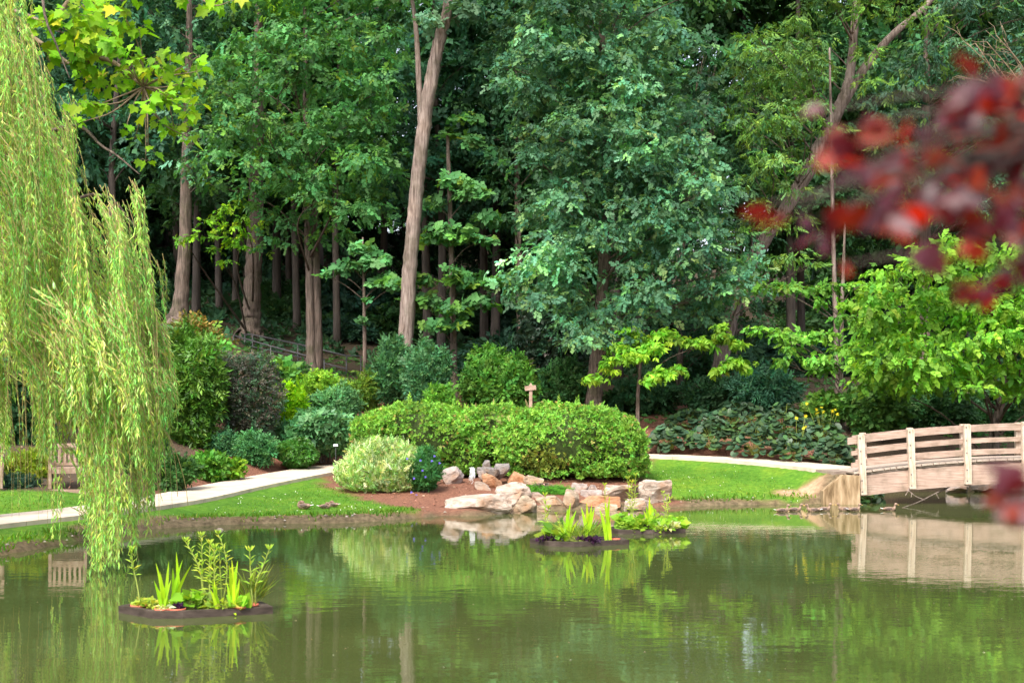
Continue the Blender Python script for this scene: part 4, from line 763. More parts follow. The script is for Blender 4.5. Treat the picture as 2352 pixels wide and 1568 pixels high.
def rock(label, u0, u1, v0, v1, y, mat, seed, depth=None, rough=.12, boxy=.6, sink=.12, tilt=0.0, name='boulder'):
    g = np.random.default_rng(seed); c = (at(u0, v0, y) + at(u1, v1 + sink * FPX / y * 0, y)) / 2; rx = (u1 - u0) / 2 / FPX * y; zt, zb = at(0, v0, y)[2], at(0, v1, y)[2] - sink
    rz = (zt - zb) / 2; ry = depth / 2 if depth else rx * .75; d = ICO_V.copy(); p = np.sign(d) * np.abs(d) ** (.45 + .55 * boxy)
    p = p / np.maximum(np.abs(p).max(1, keepdims=True), .6) * .96
    for _ in range(15):     # facets: cut with random planes
        n = unit(g.normal(size=3) * [1, 1, .7]); k = g.uniform(.52, .9); s = p @ n; p = p - np.maximum(s - k, 0)[:, None] * n * .92
    for f, a in ((2.2, rough), (5, rough * .6), (11, rough * .35), (22, rough * .2)):
        q = g.normal(0, f, (3, 3)); p = p * (1 + a * np.sin(d @ q + g.uniform(0, 6, 3)).prod(1))[:, None]
    lo, hi = p.min(0), p.max(0); p = (p - (lo + hi) / 2) / ((hi - lo) / 2)
    V = p * [rx, ry, rz]
    if tilt: V = V @ np.array(Matrix.Rotation(tilt, 3, 'Y')).T
    me = MB().add(V, ICO_F).mesh(name, (0, 0, 0), False); o = solo(name, me, RM[mat], label, 'rock', (c[0], y, (zt + zb) / 2), 'rocks at the water\'s edge'); return o
for i, r in enumerate([
    ('long flat-topped slab boulder at the waterline, leftmost of the big rocks', 1020, 1176, 1133, 1184, 31.0, 'pink', .9, .10, .42),
    ('tall pale domed boulder rising right of the long slab', 1137, 1222, 1106, 1162, 32.2, 'pink', 1.0, .13, .65),
    ('rounded tan boulder at the waterline below the pale dome', 1172, 1234, 1136, 1178, 31.4, 'tan', .7, .1, .7),
    ('grey-brown rounded boulder beside the blue-flowered plant', 1009, 1066, 1070, 1110, 34.4, 'grey', .6, .1, .65),
    ('orange-brown boulder below the stacked slates', 1106, 1154, 1086, 1118, 34.0, 'orange', .5, .1, .6),
    ('small pale stone left of the orange-brown boulder', 1090, 1128, 1104, 1120, 33.6, 'pink', .35, .1, .6),
    ('small flat pale stone above the long slab', 1143, 1164, 1126, 1137, 31.5, 'pink', .2, .1, .5),
    ('flat overhanging tan slab left of the egg-shaped stone', 1230, 1300, 1137, 1163, 32.6, 'tan', .8, .1, .45),
    ('upright egg-shaped stone in the middle of the rock pile', 1292, 1331, 1122, 1168, 32.4, 'tan', .42, .07, .9),
    ('long thin orange slab bridging the dark recess right of the egg-shaped stone', 1322, 1424, 1138, 1155, 32.8, 'orange', .8, .08, .4),
    ('pale blocky boulder below the hedge\'s right half', 1380, 1468, 1112, 1148, 33.2, 'pink', .8, .12, .5),
    ('largest white-topped boulder at the right end of the rock pile', 1460, 1542, 1100, 1158, 33.6, 'pink', 1.0, .12, .6),
    ('low pale boulder at the waterline under the white-topped one', 1432, 1493, 1144, 1170, 32.3, 'pink', .6, .1, .55),
    ('low flat stone at the waterline under the long thin slab', 1363, 1418, 1154, 1169, 32.2, 'tan', .5, .1, .5),
    ('small rounded pinkish stone behind the overhanging slab', 1222, 1251, 1129, 1141, 33.2, 'pink', .3, .08, .7),
    ('brown rounded stone under the hedge middle', 1312, 1352, 1108, 1134, 34.2, 'grey', .5, .1, .65),
    ('small brown stone right of the brown rounded one', 1346, 1372, 1112, 1127, 34.0, 'grey', .4, .1, .65),
    ('flat brown stone under the two brown rounded ones', 1333, 1384, 1124, 1142, 33.7, 'grey', .5, .1, .5),
    ('tan rock behind the creeping juniper on its left', 1163, 1212, 1082, 1110, 34.8, 'orange', .5, .1, .55),
    ('buff rock behind the creeping juniper on its right', 1200, 1250, 1090, 1112, 34.6, 'tan', .5, .1, .6),
    ('low stone at the water between tan boulder and overhanging slab', 1226, 1268, 1160, 1175, 31.9, 'tan', .35, .1, .5),
    ('dark rounded stone at the top of the slate stack', 1107, 1128, 1056, 1072, 34.9, 'slate', .3, .08, .6),
    ('thin dark slate forming the lip of the little fall', 1094, 1136, 1072, 1078, 34.7, 'slate', .5, .05, .35),
    ('grey slate tilted in the middle of the stack', 1122, 1148, 1076, 1087, 34.5, 'slate', .4, .07, .4),
    ('small grey slate under the thin dark lip', 1098, 1120, 1080, 1091, 34.4, 'grey', .4, .07, .45),
    ('broad dark slate on the right of the stack', 1134, 1172, 1064, 1089, 34.7, 'slate', .5, .08, .45),
    ('low grey rock at the far bank under the bridge', 2230, 2290, 1096, 1122, 39.6, 'grey', .7, .1, .6),
    ('mossy pale rock at the far bank under the bridge near the right edge', 2165, 2225, 1104, 1124, 39.4, 'grey', .7, .1, .6),
    ('rounded dark rock at the far bank right of the mossy one', 2292, 2352, 1100, 1126, 39.2, 'slate', .7, .1, .6)]):
    rock(*r[:7], 200 + i, *r[7:], sink=.14)
# pale floating stone off the left bank
rock('small pale stone showing above the water off the left lawn', 496, 514, 1212, 1221, 26.6, 'pink', 320, .12, .06, .5, .05, name='stone')
# little waterfall beside the slates: streaked falling water
g = np.random.default_rng(330); wb = at(1085, 1112, 34.0); mb = MB()
for k in range(60):
    x = g.normal(0, .04); t0_ = g.uniform(0, .7); t = np.linspace(t0_, min(1, t0_ + g.uniform(.15, .5)), 7); q = np.stack([wb[0] + x + g.normal(0, .01, 7), 34.05 - .18 * np.sqrt(t) + g.normal(0, .03), at(0, 1072, 34)[2] - t * (at(0, 1072, 34)[2] - wb[2]) * g.uniform(.4, 1)], 1); mb.tube(q, np.linspace(.004, .007, 7) * g.uniform(.5, 1.3), 4)
fm, nt, lk, b = newmat('falling_water'); b.inputs['Base Color'].default_value = (.8, .82, .82, 1); b.inputs['Roughness'].default_value = .3; b.inputs['Transmission Weight'].default_value = .1; b.inputs['IOR'].default_value = 1.33
solo('waterfall', mb.mesh('waterfall', wb, True), fm, 'thin white trickle of falling water left of the stacked slates', 'waterfall', wb)

# ------------------------------------------------------------------ wooden arched bridge
def wood(name, cols, sx=1.0, rough=.75):
    return noise_mat(name, cols, 6, (.35 * sx, 4, 7), bump=.35, bscale=14, bdist=.015, rough=rough)
W_LIGHT = wood('weathered_wood', [(.25, (.17, .105, .075)), (.45, (.35, .245, .19)), (.75, (.50, .38, .315))])
W_POST = noise_mat('post_wood', [(.28, (.36, .25, .18)), (.5, (.54, .43, .335)), (.75, (.66, .56, .47))], 6, (4, 4, .4), bump=.3, bdist=.01)
W_DARK = wood('deck_wood', [(.28, (.24, .18, .14)), (.5, (.40, .32, .26)), (.75, (.52, .44, .38))])
weather(W_LIGHT, (.7, .72, .68), (1.15, 1.15, 1.15), 2.2); weather(W_POST, (.8, .78, .72), (1.08, 1.08, 1.08), 2.0)
METAL = noise_mat('bolt_metal', [(.3, (.05, .05, .055)), (.7, (.12, .12, .13))], 20, rough=.5, bump=.1)
BX0, BX1, BY = at(1958, 0, 34.4)[0], at(1958, 0, 34.4)[0] + 9.9, 34.4; BM = (BX0 + BX1) / 2; HALF = (BX1 - BX0) / 2
def arch(x, z0, rise=.36): return z0 + rise * (1 - ((x - BM) / HALF) ** 2)
BW = 1.6
bb = np.array([BX0, BY + BW / 2, 0.73]); bridge = thing('wooden_bridge', 'weathered wooden arched footbridge crossing the right end of the pond', 'bridge', bb)
def bent(x0, x1, y, zc, h, t, rise=.36, n=26):
    mb = MB(); xs = np.linspace(x0, x1, n); V = []
    for x in xs:
        z = arch(x, zc, rise)
        V += [(x, y - t / 2, z - h / 2), (x, y + t / 2, z - h / 2), (x, y + t / 2, z + h / 2), (x, y - t / 2, z + h / 2)]
    F = [(k * 4 + e, k * 4 + 4 + e, k * 4 + 4 + (e + 1) % 4, k * 4 + (e + 1) % 4) for k in range(n - 1) for e in range(4)] + [(0, 1, 2, 3), tuple((n - 1) * 4 + e for e in (3, 2, 1, 0))]
    return mb.add(V, F)
px_posts = [wx(u, BY) for u in (1977, 2090, 2218, 2350)]
near_x = px_posts + [2 * BM - x for x in px_posts[::-1] if 2 * BM - x > px_posts[-1] + .6]
for side, y in ((-1, BY), (1, BY + BW)):
    drop = 0.0 if side < 0 else -.04
    xs = near_x if side < 0 else [x + .5 for x in near_x[:-1]]; xo = 0 if side < 0 else .5
    for x in xs:
        zt, zb = arch(x, 1.66 + drop), arch(x, .20)
        ptilt = -(x - BM) / HALF * .05
        mb = MB(); mb.box((0, 0, -.01), (.155, .12, zt - zb - .02)); mb.box((0, 0, (zt - zb) / 2 - .01), (.155, .12, .02), taper=.86)
        o = part('post', mb.mesh('post'), W_POST, bridge); o.location = Vector((x - bb[0], y + side * .13 - bb[1], (zt + zb) / 2 - bb[2])); o.rotation_euler = (0, -ptilt, 0)
        if side < 0:
            for dz in (1.58, 1.26, .96, .55, .28):
                q = MB(); q.tube([(0, -.008, 0), (0, .008, 0)], .017, 8); k = part('bolt', q.mesh('bolt'), METAL, o); k.location = Vector((-.035, -.064, arch(x, dz) - (zt + zb) / 2))
    for zc_, h in ((1.545 + drop, .17), (1.235 + drop, .11), (.945 + drop, .115)):
        part('rail', bent((BX0 - .12 if zc_ > 1.4 else BX0 - .03) + xo, BX1 + .05, y, zc_, h, .075).mesh('rail', bb), W_LIGHT, bridge)
    part('side_beam', bent(BX0 + .1 + xo, BX1 - .1, y, .41, .50, .13).mesh('side_beam', bb), W_LIGHT, bridge)
    part('deck_edge_board', bent(BX0 + .02, BX1 - .02, y - side * .02, .70, .05, .10).mesh('deck_edge_board', bb), W_DARK, bridge)
npl = 66; g = np.random.default_rng(340)
pm = MB().box((0, 0, 0), (.135, BW + .24, .045)).mesh('deck_plank')
for k in range(npl):
    x = BX0 + (k + .5) * (BX1 - BX0) / npl; o = part('deck_plank', pm, W_DARK, bridge); o.location = Vector((x - bb[0], g.normal(0, .012), arch(x, .752) - bb[2])); o.rotation_euler = (0, math.atan(2 * .36 * (x - BM) / HALF ** 2), g.normal(0, .004))
# concrete abutments with wing walls
CON = noise_mat('stained_concrete', [(.32, (.12, .075, .035)), (.5, (.30, .205, .115)), (.68, (.45, .34, .215))], 4.5, (2.2, 2.2, .35), bump=.3, bscale=30, bdist=.01)
def abut(x0, sgn, label):
    mb = MB(); x1 = x0 - sgn * .42; xw = x0 - sgn * .9
    lo = -.6; y0, y1 = BY - .28, BY + BW + .2
    for (ya, yb) in ((y0, y0 + .24), (y1 - .24, y1)):
        V = [(x0, ya, lo), (x1, ya, lo), (xw, ya, lo), (x0, ya, .70), (x1, ya, .72), (xw, ya, .33)]; V += [(a, yb, c) for a, _, c in V]
        F = [(0, 1, 4, 3), (1, 2, 5, 4), (6, 9, 10, 7), (7, 10, 11, 8), (3, 4, 10, 9), (4, 5, 11, 10), (2, 8, 11, 5), (0, 3, 9, 6)]; mb.add(V, [f if sgn < 0 else f[::-1] for f in F])
    mb.box(((x0 + x1) / 2, (y0 + y1) / 2, .03), (.41, y1 - y0 - .5, 1.24))
    base = (x0, BY + BW / 2, 0.0); return solo('abutment', mb.mesh('abutment', base), CON, label, 'abutment', base)
abut(BX0 + .12, 1, 'rust-stained concrete abutment with sloping wing wall under the bridge\'s left end')
abut(BX1 - .12, -1, 'concrete abutment under the far right end of the bridge')
# fallen branch under the bridge
mb = MB(); fb_ = at(2075, 1166, 33.2); q = spline([at(2072, 1166, 33.0), at(2110, 1152, 33.6), at(2150, 1132, 34.3), at(2180, 1118, 34.8)], 5); mb.tube(q, np.linspace(.010, .018, len(q)), 6)
for pts in ([(2125, 1148, 34.0), (2105, 1140, 34), (2094, 1132, 34), (2086, 1126, 34.1)], [(2094, 1132, 34), (2093, 1141, 33.9)], [(2086, 1126, 34.1), (2080, 1137, 33.9)], [(2150, 1132, 34.3), (2156, 1144, 34.1)]):
    mb.tube(spline([at(*p) for p in pts], 3), .012, 5)
mb.tube(spline([at(2086, 1126, 34.1), at(2092, 1112, 34.5), at(2105, 1100, 34.9)], 3), .014, 5)
solo('fallen_branch', mb.mesh('fallen_branch', fb_, True), M['bark_light'], 'thin pale fallen branch trailing into the water under the bridge', 'branch', fb_)

# ------------------------------------------------------------------ garden armchairs under the willow
TEAK = noise_mat('silvered_teak', [(.3, (.2, .13, .09)), (.5, (.32, .22, .165)), (.75, (.43, .33, .26))], 7, (1, 1, 1), bump=.3, bdist=.008)
def armchair(u, y, rz, label):
    x = wx(u, y); base = np.array([x, y, gz(x, y)]); o = thing('garden_armchair', label, 'chair', base, 'armchairs under the willow'); o.rotation_euler = (0, 0, rz)
    w, d = .72, .56                                       # local: front is -Y
    for sx in (-1, 1):
        part('leg', MB().box((sx * w / 2, -d / 2, .31), (.065, .065, .62)).mesh('leg'), TEAK, o)
        mb = MB(); mb.box((sx * w / 2, d / 2 + .03, .22), (.065, .065, .46)); mb.box((sx * w / 2, d / 2 + .085, .68), (.064, .06, .50), rx=-.17); part('back_post', mb.mesh('back_post'), TEAK, o)
        part('armrest', MB().box((sx * w / 2, -.02, .645), (.085, d + .12, .04)).mesh('armrest'), TEAK, o)
        part('side_rail', MB().box((sx * w / 2, 0, .36), (.035, d - .04, .09)).mesh('side_rail'), TEAK, o)
        part('stretcher', MB().box((sx * w / 2, 0, .13), (.03, d - .04, .04)).mesh('stretcher'), TEAK, o)
    part('front_rail', MB().box((0, -d / 2, .37), (w - .065, .035, .10)).mesh('front_rail'), TEAK, o)
    sl = MB().box((0, 0, 0), (w - .03, .075, .025)).mesh('seat_slat')
    for k in range(6): part('seat_slat', sl, TEAK, o).location = (0, -d / 2 + .02 + k * .1, .435)
    part('top_rail', MB().box((0, d / 2 + .118, .90), (w - .06, .04, .09), rx=-.17).mesh('top_rail'), TEAK, o)
    part('lower_rail', MB().box((0, d / 2 + .045, .50), (w - .06, .035, .06), rx=-.17).mesh('lower_rail'), TEAK, o)
    bs = MB().box((0, 0, 0), (.055, .02, .35)).mesh('back_slat')
    for k in range(6): q = part('back_slat', bs, TEAK, o); q.location = ((k - 2.5) * .106, d / 2 + .082, .69); q.rotation_euler = (-.17, 0, 0)
armchair(155, 30.3, .32, 'silvered wooden slatted armchair seen through the hanging willow strands')
armchair(-38, 29.6, .3, 'wooden armchair cut off by the left edge, only its right arm showing')
pl = at(190, 1130, 30.0); pz = gz(pl[0], 30.0)
solo('edging_board', MB().box((0, 0, .03), (1.35, .06, .10)).mesh('edging_board'), TEAK, 'low timber edging board at the armchair\'s feet', 'edging', (pl[0], 29.85, gz(pl[0], 29.85)))

# ------------------------------------------------------------------ metal handrails on the hill
IRON = noise_mat('dark_iron', [(.3, (.035, .033, .035)), (.7, (.085, .08, .085))], 12, rough=.45, bump=.1, spec=.5)
def handrail(label, top, y0, y1, low, posts, closed):
    P = [at(u, v, y0 + (y1 - y0) * (u - top[0][0]) / (top[-1][0] - top[0][0])) for u, v in top]; base = np.array([*P[-1][:2], gz(P[-1][0], P[-1][1])])
    o = thing('handrail', label, 'handrail', base, 'handrails on the hill path'); P = np.array(P)
    part('top_rail', MB().tube(P, .032, 8).mesh('top_rail', base, True), IRON, o)
    for dz in low: part('lower_rail', MB().tube(P - [0, 0, dz], .024, 8).mesh('lower_rail', base, True), IRON, o)
    for t in posts:
        q = np.array([np.interp(t * (len(P) - 1), np.arange(len(P)), P[:, k]) for k in range(3)]); zb = min(gz(q[0], q[1]), q[2] - .95); part('post', MB().tube([[q[0], q[1], zb - .1], q], .028, 8).mesh('post', base, True), IRON, o)
    if closed:
        e = P[-1] + [.55, 0, 0]; part('end_loop', MB().tube(np.array([P[-1], e, e - [0, 0, low[-1]], P[-1] - [0, 0, low[-1]]]), .026, 8).mesh('end_loop', base, True), IRON, o)
handrail('nearer dark metal handrail running down the hill toward the paired trunks', [(536, 770), (620, 794), (716, 820), (745, 826)], 56.0, 53.4, (.55, 1.0), (0, .34, .7, 1), False)
handrail('farther dark metal handrail with a looped lower end right of the paired trunks', [(560, 768), (578, 768), (690, 791), (796, 817)], 58.5, 54.0, (.5, .95), (.05, .34, .65, 1), True)
# wooden sign behind the hedge and the little white plant tag by the path
sb = np.array([wx(1219, 42.2), 42.2, 0]); sb[2] = gz(sb[0], sb[1]); sg = thing('trail_sign', 'small weathered wooden sign on a post behind the hedge', 'sign', sb)
zt = at(0, 880, 42.2)[2] - sb[2]; part('post', MB().box((0, 0, zt / 2 - .15), (.095, .08, zt + .2)).box((0, 0, zt - .02), (.095, .08, .06), taper=.15).mesh('post'), TEAK, sg)
q = part('board', MB().box((0, 0, 0), (.34, .035, .14)).mesh('board'), TEAK, sg); q.location = (-.01, -.06, zt - .14); q.rotation_euler = (0, -.10, 0)
tb_ = np.array([wx(771, 38.2), 38.2, 0]); tb_[2] = gz(tb_[0], tb_[1]); tg = thing('plant_tag', 'tiny white plant label on a thin stake beside the path', 'label', tb_)
zt = at(0, 1022, 38.2)[2] - tb_[2]; part('stake', MB().tube([(0, 0, -.05), (0, 0, zt)], .008, 6).mesh('stake'), METAL, tg)
white = noise_mat('white_plate', [(.3, (.66, .67, .72)), (.7, (.78, .79, .82))], 9, bump=.05, rough=.5); part('plate', MB().box((0, -.01, zt), (.12, .008, .06), rx=-.5).mesh('plate'), white, tg)
# ------------------------------------------------------------------ weeping willow on the left bank
g = np.random.default_rng(400)
WB = np.array([-10.6, 21.6, 0]); WB[2] = gz(WB[0], WB[1]); willow = thing('weeping_willow', 'great weeping willow hanging its pale green strands over the left of the pond', 'tree', WB)
TOPX = [-420, 60, 80, 100, 165, 185, 235, 262, 300, 335, 350, 375, 392]
TOPV = [-420, -240, 0, 110, 160, 255, 335, 350, 352, 395, 470, 580, 640]
BOTX = [-420, 0, 14, 22, 86, 94, 128, 140, 195, 205, 300, 312, 345, 352, 372, 390]
BOTV = [1000, 1030, 1035, 840, 850, 1015, 1030, 930, 960, 1300, 1330, 1190, 1160, 1010, 1000, 900]
MAIN = []
mb = MB(); tp = spline([WB - [0, 0, .2], WB + [.2, -.1, 1.6], WB + [.55, -.1, 3.2], WB + [1.0, 0, 4.6]], 6); mb.tube(tp, np.linspace(.42, .3, len(tp)), 14, .06, rng=g)
for ends in ([(60, 335, 20.5), (150, 420, 20)], [(40, -60, 21), (110, 60, 20.5), (160, 180, 20)], [(-60, -150, 21.5), (80, -250, 21)], [(120, 300, 21.5), (240, 340, 20.8), (320, 400, 20.4)], [(-150, 200, 19.5), (-30, 320, 19)], [(100, 480, 21.5), (240, 450, 21.8), (340, 560, 21.4)], [(-200, 60, 20), (-60, 120, 19.4), (30, 220, 19)]):
    q = spline([tp[-1]] + [at(*e) for e in ends], 6); mb.tube(q, np.linspace(.045, .008, len(q)), 6, .05, rng=g); MAIN.append(q)
part('trunk', mb.mesh('trunk', WB, True), M['bark'], willow)
bundle_tone = [1.0]; st = MB(); LP, LA, LN, LS, LT = [], [], [], [], []; hub = at(-180, 0, 21)
def strand(u, y, vt, vb, leafy=1.0, arc=.35, thin=.0035):
    top, z1 = at(u, vt, y), at(u, vb, y)[2]
    if z1 < .06: z1 = .06 + .1 * g.random()
    L = top[2] - z1
    if L < .2: return
    m_ = max(5, int(L / .34)); t = np.linspace(0, 1, m_); o = unit(np.array([1.0, g.normal(0, .5), 0])); sway = g.normal(0, .09)
    a = arc * g.uniform(.3, 1.2) * min(1, L / 2)
    back = (1 - t) ** 3
    q = top + o * (-(a) * back + sway * t * L * .5)[:, None] * 1.0; q[:, 2] = top[2] - L * t - .25 * a * back + .0; q[:, 2] += -.18 * a * back
    q[:, :2] += .012 * g.normal(size=(m_, 2)).cumsum(0)
    st.tube(q, np.linspace(thin * 1.6, thin * .7, m_), 3, cap=False)
    n = int(L / .019 * leafy)
    if n < 1: return
    s = np.sort(g.random(n)) * (m_ - 1); i = np.minimum(s.astype(int), m_ - 2); f = (s - i)[:, None]; p = q[i] * (1 - f) + q[i + 1] * f
    tan = unit(q[i + 1] - q[i]); az = g.uniform(0, 6.283, n); side = np.stack([np.cos(az), np.sin(az), 0 * az], 1); sp = g.uniform(.15, 1.15, n)[:, None]
    LP.append(p); LA.append(unit(tan * 1.0 + side * sp)); LN.append(unit(side + g.normal(0, .3, (n, 3)) + [0, -.25, .25])); LS.append(g.uniform(.06, .13, n)); 
    c = tones(n, (.38, .64, .15), .22, .12, g) * math.exp(g.normal(0, .25)) * bundle_tone[0]; c[:, 0] *= math.exp(g.normal(0.0, .12)); LT.append(c)
for k in range(370):     # locks of strands hanging together
    u0 = g.uniform(-110, 392); y0 = g.uniform(18.2, 23.2) if u0 < 340 else g.uniform(19, 21.5); t0 = np.interp(u0, TOPX, TOPV); b0 = np.interp(u0, BOTX, BOTV)
    if 205 < u0 < 345 and g.random() < .75: b0 = g.uniform(850, 1060)
    lay = g.random() ** .85; vt0 = t0 + lay * (b0 - t0) * .86; L0 = g.uniform(150, 460); bundle_tone[0] = np.array([1.0, 1.0, 1.0]) * math.exp(g.normal(0, .22)) * np.array([math.exp(g.normal(0, .1)), 1, 1]); arc0 = g.uniform(.2, .9)
    for j in range(int(g.integers(4, 14))):
        u = u0 + g.normal(0, 6); vt = vt0 + g.uniform(0, 60); vb = min(b0 + g.normal(0, 25), vt + L0 * g.uniform(.55, 1.15)); strand(u, y0 + g.normal(0, .05), vt, vb, g.uniform(.25, 1.0), arc0)
bundle_tone[0] = 1.0
for k in range(70):     # bare trailing twigs
    u = g.choice([g.uniform(15, 200), g.uniform(300, 380)]); strand(u, g.uniform(19, 22.5), g.uniform(700, 850), g.uniform(1080, 1215), .04, .1, .003)
for k in range(44):     # the long fall that touches the water
    u = np.clip(g.normal(258, 24), 216, 300); vb = 1335 - abs(u - 235) * .9 - g.uniform(0, 90); strand(u, g.uniform(18.6, 20.0), g.uniform(900, 1120), vb, g.uniform(.3, .8), .1)
for u, v0_, v1_ in ((125, 1080, 1230), (140, 1090, 1250), (133, 1060, 1190), (335, 1050, 1215), (338, 1100, 1222)): strand(u, 19.5, v0_, v1_, .7, .05)
for q in ([(345, 960, 19.8), (378, 985, 19.8), (405, 1040, 19.8), (425, 1110, 19.8), (432, 1160, 19.8)], [(345, 962, 20), (385, 1000, 20), (402, 1060, 20), (408, 1140, 20)], [(350, 965, 20.2), (372, 1010, 20.2), (380, 1090, 20.2)]):
    st.tube(spline([at(*p) for p in q], 5), .0045, 4)
part('twigs', st.mesh('twigs', WB), M['willow_stem'], willow, 'stuff')
wl_t = [diamond(.085, .03, .12), diamond(.075, .02, .22)]
part('foliage', leaf_mesh('foliage', np.vstack(LP), np.vstack(LA), np.vstack(LN), np.concatenate(LS), wl_t, np.vstack(LT), WB), M['leaf_soft'], willow, 'stuff')

# ------------------------------------------------------------------ plane tree: big lobed leaves at the upper left
def lobed(seed):
    g2 = np.random.default_rng(seed); pts = [(.0, -.02), (.16, -.10), (.36, -.06), (.30, .10), (.58, .22), (.40, .34), (.46, .58), (.22, .56), (.10, .78), (0, 1.0)]
    pts = [(x * g2.uniform(.9, 1.1), y * g2.uniform(.95, 1.05)) for x, y in pts]
    R = [[x, y, .16 * x + .05 * math.sin(5 * y)] for x, y in pts]; L = [[-x, y, .16 * x + .05 * math.sin(5 * y)] for x, y in pts[1:-1]]
    n = len(R); return np.array(R + L), [tuple(range(n)), (0, n - 1) + tuple(range(n + len(L) - 1, n - 1, -1))]
PB = np.array([-9.9, 25.3, 0]); PB[2] = gz(PB[0], PB[1]); plane = thing('plane_tree', 'plane tree reaching big lobed yellow-green leaves across the upper left', 'tree', PB)
mb = MB(); tp = spline([PB - [0, 0, .2], PB + [.1, 0, 3], PB + [.2, -.2, 6], PB + [.3, -.4, 9.5]], 5); mb.tube(tp, np.linspace(.3, .16, len(tp)), 12, .05, rng=g)
CL = [(130, 60, 45), (170, 40, 40), (215, 30, 38), (170, 85, 45), (240, 60, 34), (290, 45, 30), (200, 110, 40), (250, 90, 30), (320, 70, 24), (200, 150, 36), (300, 140, 34), (330, 160, 36), (360, 150, 34), (390, 160, 30), (340, 190, 36), (290, 180, 30), (400, 200, 30), (430, 190, 22), (450, 165, 20), (380, 230, 32), (420, 250, 26), (350, 240, 22), (400, 290, 26), (370, 280, 22), (440, 320, 16), (455, 130, 14), (200, 190, 30), (235, 200, 30), (190, 240, 22), (230, 240, 20), (290, 290, 14), (310, 320, 14), (340, 340, 14), (335, 370, 12), (190, 280, 16), (110, 130, 22), (500, 5, 26), (540, 0, 20), (470, -20, 30), (420, -30, 34), (300, -40, 50), (200, -50, 50)]
LP, LN, LA = [], [], []; tw = MB()
forks = [at(165, 150, 21.6), at(120, 60, 21.8), at(330, 200, 21.2), at(420, -40, 21.4), at(220, 0, 21.6)]
for a, b_ in ((tp[14], forks[0]), (tp[-2], forks[1]), (forks[0], forks[2]), (tp[-1], forks[3]), (forks[1], forks[4])): tw.tube(spline([a, (a + b_) / 2 + [0, 0, .25], b_], 6), np.linspace(.055, .022, 13), 6)
for u, v, r in CL:
    c = at(u, v, 21.2 + g.uniform(-.7, .9)); f = forks[int(np.argmin([np.linalg.norm(c - q) for q in forks]))]; tw.tube(spline([f, (f + c) / 2 + g.normal(0, .08, 3), c], 4), np.linspace(.016, .006, 9), 5)
    n = max(3, int((r / 8.2) ** 2 * 1.15))
    p = c + g.normal(0, .55, (n, 3)) * (r / FPX * 21.2) * [1, 1.2, .85]; LP.append(p); o = unit(p - c + g.normal(0, .05, (n, 3))); LA.append(unit(o * [1, 1, .3] + g.normal(0, .4, (n, 3)) + [0, 0, -.75])); LN.append(unit(o * .4 + g.normal(0, .45, (n, 3)) + [0, -.6, .55]))
    for q in p[:4]: tw.tube(np.array([c, (c + q) / 2 + [0, 0, .03], q]), [.005, .004, .003], 4)
LP, LA, LN = np.vstack(LP), np.vstack(LA), np.vstack(LN); n = len(LP); sz = .165 * np.exp(g.normal(0, .2, n)); tn = tones(n, (.23, .45, .02), .22, .1, g, (.42, .5, .04), .12)
part('trunk', mb.mesh('trunk', PB, True), M['bark'], plane); part('branches', tw.mesh('branches', PB, True), M['twig'], plane, 'stuff')
order = g.permutation(n); singles, rest = order[:300], order[300:]
PAL = []
for k in range(12):
    me = leaf_mesh('leaf', np.zeros((1, 3)), np.array([[0., 1, 0]]), np.array([[0., 0, 1]]), np.ones(1), [lobed(k)], tones(1, (.23, .45, .02), .24, .12, g, (.42, .5, .04), .14)); me.materials.append(M['leaf_soft']); PAL.append(me)
def place_leaf(parent, me, p, a, nrm, s):
    o = bpy.data.objects.new('leaf', me); link(o, parent); a = unit(a); nrm = unit(nrm - a * (nrm @ a)); bx = np.cross(a, nrm)
    o.matrix_basis = Matrix(((bx[0] * s, a[0] * s, nrm[0] * s, p[0]), (bx[1] * s, a[1] * s, nrm[1] * s, p[1]), (bx[2] * s, a[2] * s, nrm[2] * s, p[2]), (0, 0, 0, 1)))
for k, i in enumerate(singles): place_leaf(plane, PAL[k % 12], LP[i] - PB, LA[i], LN[i], float(sz[i]))
if len(rest): part('foliage', leaf_mesh('foliage', LP[rest], LA[rest], LN[rest], sz[rest], [lobed(k) for k in range(3)], tn[rest], PB), M['leaf_soft'], plane, 'stuff')

